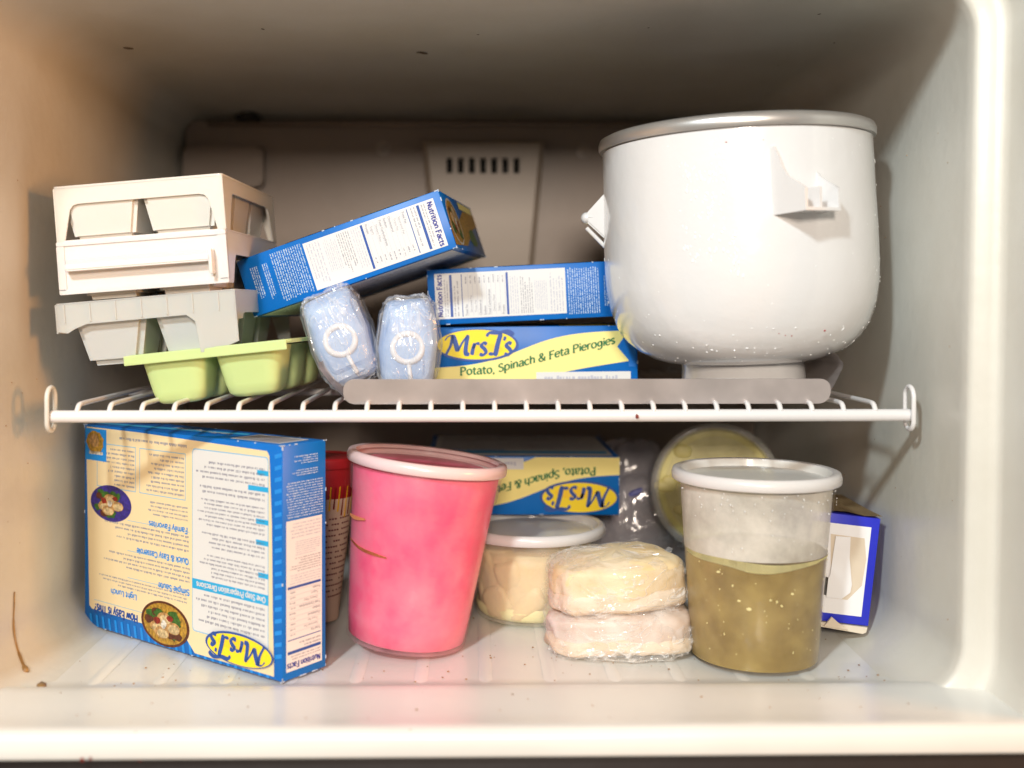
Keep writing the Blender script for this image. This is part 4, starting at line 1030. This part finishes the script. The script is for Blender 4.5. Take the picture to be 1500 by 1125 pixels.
deli('deli_container', 'short round deli tub of cream coloured frozen pieces under the yellow banner box', 'tub', (c.x,.893,.0014), (0,0,0), .0735, .0475, .0555, .0595, mat('frosted_short_cup', (.84,.78,.66), .25, alpha=.22, anoise=(24,.12,.36), coat=.6, bump=.3, bscale=50), cream_content, 'round deli tubs')
P3 = at(907, 752, .925)
carton('blue carton upside down on the short deli tub, banner facing out', (P3.x-.165,.925,.0755), (0,R(.4),R(0)), (.165,.150,.0500), [('front', banner, 2), ('top', under_print, 0)])

# tub standing on edge behind the soup: lid towards the viewer
OLV = mat('olive_yellow_filling', (.40,.33,.02), .4, var=.5, vscale=18, col2=(.92,.85,.32), coat=.4)
def olive_content(t, rs):
    bm = bmesh.new(); lathe(bm, [(0,.003),(rs(0)-.0014,.004),(rs(.03)-.0013,.03),(rs(.046)-.0013,.0440),(.030,.0446),(0,.0446)], 64); obj('olive_filling', bm, OLV, t, True, auto=50)
    bm = bmesh.new(); rg = random.Random(2)
    for k in range(16):
        a0_ = rg.uniform(0,6.28); q_ = rg.uniform(.02,.045); M = Matrix.Translation((q_*math.cos(a0_), q_*math.sin(a0_), .0440)); blob(bm, rg.uniform(.005,.011), rg.uniform(.004,.008), .0018, .8, .8, 14, 8, None, M)
    obj('pale_pieces', bm, mat('pale_yellow_piece', (.84,.76,.30), .45), t, True)
CLR = mat('clear_lid', (.80,.80,.76), .2, alpha=.14, coat=.6)
c = at(1061, 727, .930)
deli('deli_container', 'round deli tub of olive and yellow food standing on edge behind the soup tub', 'tub', (c.x,.978,c.z+.002), (R(84), R(4), R(-8)), .0500, .0470, .0530, .0565, CUPM, olive_content, 'round deli tubs', CLR, mat('clear_rim', (.70,.70,.66), .2, alpha=.30, coat=.5))

# red and cream paper tub between the big carton and the pink tub
c = at(470, 900, .875); RT = thing('paper_tub', 'red and cream paper tub with rayed print between the big carton and the pink tub', 'tub', (c.x,.875,.0015), (0,R(1),0))
H = .128; rs2 = lambda z: .0105+.0 + .016*(z/H) + .0
REDM = mat('red_print', (.34,.012,.015), .4, var=.2, vscale=40); CRB = mat('cream_print', (.62,.42,.32), .5)
bm = bmesh.new(); lathe(bm, [(0,.001),(.0125,.001),(.0135,0),(.014,.001),(.0245,.100)], 64); obj('cream_sleeve', bm, CRB, RT, True, auto=50)
bm = bmesh.new(); lathe(bm, [(.0246,.100),(.0272,.124),(.0280,.124),(.0285,.126),(.0282,.131),(.0268,.132),(.026,.1305),(0,.1300)], 64); obj('red_top', bm, REDM, RT, True, auto=40)
for k in range(16):
    az = -40+ 8.5*k; bm = bmesh.new(); pts_ = [(az-1.6,.0885+.0035*math.sin(k)),(az+1.6,.0885+.0035*math.sin(k)),(az+2.6,.110),(az+.8,.110)]
    f = [bm.verts.new(((.0148+.0105*(z/.1))*1.0*math.sin(R(a0_)), -(.0148+.0105*(z/.1))*math.cos(R(a0_)), z)) for a0_, z in pts_]; bm.faces.new(f); bmesh.ops.solidify(bm, geom=bm.faces[:], thickness=-.0003); obj('ray', bm, GOLD if k % 2 else REDM, RT)
bm = bmesh.new()
for k in range(15):
    z = .020+.0045*k; r = .014+.0105*(z/.1)+.0003
    for a0_ in range(-10, 80, 6):
        if random.random() < .8:
            f = [bm.verts.new((r*math.sin(R(a_2)), -r*math.cos(R(a_2)), z_+.0002*a0_/10)) for a_2, z_ in ((a0_,z),(a0_+4.5,z),(a0_+4.5,z+.0012),(a0_,z+.0012))]; bm.faces.new(f)
obj('small_print', bm, mat('ink_maroon', (.16,.03,.04), .5), RT)

# ------------------------------------------------------------------ wrapped bread packs
BREAD = mat('bread_crust', (.78,.56,.27), .6, var=.3, vscale=30, col2=(.88,.74,.50), bump=.5, bscale=60)
BREADW = mat('bread_crumb_white', (.84,.72,.56), .7, var=.3, vscale=50, col2=(.74,.56,.38), bump=.5, bscale=90)
FISH = mat('pinkish_pastry', (.62,.46,.36), .6, var=.3, vscale=36, col2=(.84,.76,.70), bump=.5, bscale=60)
FILM2 = film_mat('freezer_bag_film', .20, 22, (.94,.93,.92), .4, .45, (.6,1,1.3))
def wrapped(label, loc, rot, rx, ry, rz, seed, m, m2, flaps):
    t = thing('wrapped_bread', label, 'wrapped bread', loc, rot, 'breads wrapped in clear film')
    wr0 = wrinkle(.0012, 60, seed); wr1 = wrinkle(.0075, 22, seed+3); wr = lambda p: wr0(wr1(p))
    bm = bmesh.new(); blob(bm, rx*.95, ry*.93, rz*.74, .45, .6, 60, 30, lambda p: wr(p)+Vector((0,0,rz*.22 + .0015*math.sin(p.x*70)))); bm.transform(Matrix.Translation((0,0,rz))); obj('upper_half', bm, m, t, True)
    bm = bmesh.new(); blob(bm, rx*.97, ry*.95, rz*.46, .5, .6, 60, 30, lambda p: wr(p)+Vector((0,0,-rz*.46 + .002*math.sin(p.x*60+1)))); bm.transform(Matrix.Translation((0,0,rz))); obj('lower_half', bm, m2, t, True)
    w2 = wrinkle(.0045, 24, seed+9); w3_ = wrinkle(.0016, 80, seed+19); jt = random.Random(seed*5)
    bm = bmesh.new(); blob(bm, rx+.0022, ry+.002, rz+.0012, .5, .55, 58, 30, lambda p: w3_(w2(p)) + Vector((jt.uniform(-.0012,.0012),jt.uniform(-.0012,.0012),jt.uniform(-.0012,.0012)))); bm.transform(Matrix.Translation((0,0,rz)))
    rg = random.Random(seed)
    for k in range(flaps):                              # crumpled loose edges of film
        an = rg.uniform(-3.3,.15); z = rg.uniform(.1,1.9)*rz if k % 2 else rg.uniform(1.6,2.05)*rz; r_ = 1.0 if z < 1.6*rz else rg.uniform(.6,.95)
        p = Vector((rx*r_*math.cos(an), ry*r_*math.sin(an), z)); pr_ = None; d = Vector((math.cos(an),math.sin(an),rg.uniform(-.3,.6))).normalized(); s = Vector((-math.sin(an),math.cos(an),rg.uniform(-.5,.5)))
        L_ = rg.uniform(.004,.014); n_ = 6
        for i in range(n_+1):
            q0 = p + s*(i/n_-.5)*L_*2; q1 = q0 + d*L_*.5*math.sin(math.pi*i/n_)*(1+.5*rg.uniform(-1,1)) + Vector((0,0,rg.uniform(-.002,.002)))
            cur = (bm.verts.new(q0), bm.verts.new(q1))
            if pr_: bm.faces.new((pr_[0], pr_[1], cur[1], cur[0]))
            pr_ = cur
    bmesh.ops.triangulate(bm, faces=bm.faces[:]); obj('film', bm, FILM2, t, False, recalc=False)
    return t
c = at(908, 940, .79)
wrapped('lower film-wrapped bread lying flat on the freezer floor beside the soup tub', (c.x+.001,.803,.0012), (0,R(-1),R(-3)), .0490,.038,.0150, 3, FISH, BREADW, 60)
c = at(905, 870, .79)
wrapped('upper film-wrapped bread with golden crust stacked on the other wrapped bread', (c.x+.002,.806,.0312), (0,R(-2),R(4)), .0450,.036,.0178, 6, BREAD, BREADW, 70)

# crumpled bag at the back
BAG = film_mat('grey_bag_film', .75, 22, (.42,.40,.44), .6, .2)
c = at(940, 760, 1.02); t = thing('plastic_bag', 'crumpled grey plastic bag with blue and red print at the back', 'bag', (c.x+.003,1.03,.001))
w3 = wrinkle(.007, 24, 14); bm = bmesh.new(); blob(bm, .055,.05,.050,.7,.7, 70,44, w3); bm.transform(Matrix.Translation((0,0,.050))); obj('bag_film', bm, BAG, t, True)
w4 = wrinkle(.005, 30, 17); bm = bmesh.new(); blob(bm, .030,.03,.032,.7,.8, 48,30, w4); bm.transform(Matrix.Translation((-.012,0,.092))); obj('bag_neck', bm, BAG, t, True)
for (x, z, m_, sx, sz, r_) in ((-.034,.098,ink('ink_teal',(.01,.10,.22)),.0022,.014,28),(-.030,.060,ink('ink_dark_red',(.22,.015,.02)),.006,.004,0),(-.012,.080,NAVY,.010,.006,-20),(.012,.070,ink('ink_teal',(.01,.10,.22)),.005,.006,10)):
    bm = bmesh.new(); blob(bm, sx,.002,sz,.7,.7,16,10,None, Matrix.Translation((x,-.046 if z < .09 else -.032,z)) @ Matrix.Rotation(R(r_),4,'Y')); obj('printed_mark', bm, m_, t, True)

# ------------------------------------------------------------------ torn white and blue box at the right
br_ = at(1272, 922, .808); wB, dB, hB = .052, .098, .0815
t = thing('torn_box', 'white box with royal blue border and a torn panel, against the right wall', 'box', (br_.x, .808, .0125), (0, R(6.5), R(-2)))
KR = mat('kraft_board', (.55,.39,.20), .6, var=.3, vscale=30); WB = mat('white_board', (.86,.85,.87), .5, var=.05); RB = mat('royal_blue_board', (.02,.03,.55), .4)
bm = bmesh.new(); add_box(bm, (-wB,0,0), (0,dB,hB), bevel=.0006)
obj('carton', bm, RB, t, auto=30)
F = Face((-wB,-.0002,0),(1,0,0),(0,0,1),wB,hB); P = Print(F)
x0_, x1_, z0_, z1_ = .001, wB-.0062, .0065, hB-.0072
P.rect(x0_, z0_, x1_, z1_, WB, 1); P.done('white_panel', t)
bm = bmesh.new(); prism(bm, [(-.036,.0660),(-.0105,.0655),(-.0075,.0500),(-.0085,.0300),(-.018,.0180),(-.030,.0180),(-.0320,.0300)], -.0006, -.0003); obj('torn_layer', bm, mat('torn_paper', (.68,.58,.46), .8, bump=.5), t)
bm = bmesh.new(); prism(bm, [(-.0325,.0650),(-.0215,.0655),(-.0205,.0500),(-.0165,.0300),(-.0170,.0240),(-.0230,.0185),(-.0345,.0185),(-.0345,.0330),(-.0335,.0355)], -.0022, -.0014); obj('torn_flap', bm, WB, t)
bm = bmesh.new(); prism(bm, [(-.0368,.0200),(-.0338,.0195),(-.0335,.0330),(-.0362,.0335)], -.0008, -.0005); obj('slot', bm, mat('slot_shade', (.03,.025,.02), .8), t)  # dark flat piece painted as the shade inside the hole
bm = bmesh.new(); a = bmesh.new(); rows = []
for y in (-.0015,.03,.06,dB): rows.append([a.verts.new((x, y, hB+.0012+.0010*math.sin(x*160)+(.0008 if y < 0 else 0))) for x in (-wB-.001,-.038,-.026,-.013,.0008)])
for p_, q_ in zip(rows, rows[1:]):
    for k in range(4): a.faces.new((p_[k], p_[k+1], q_[k+1], q_[k]))
bmesh.ops.solidify(a, geom=a.faces[:], thickness=.0007); merge(bm, a); obj('top_flap', bm, KR, t)
bm = bmesh.new(); prism(bm, [(-wB,-.0035),(-.030,-.0045),(-.004,-.0060),(-.0015,-.0045),(-.001,-.0008),(-wB,-.0006)], -.0012, .03); obj('bottom_flap', bm, mat('board_edge', (.70,.62,.50), .7), t)
bm = bmesh.new(); prism(bm, [(-.034,-.003),(-.029,.0045),(-.024,.001),(-.016,-.0035)], -.0035, -.0016); obj('torn_scrap', bm, mat('torn_paper', (.68,.58,.46), .8), t)
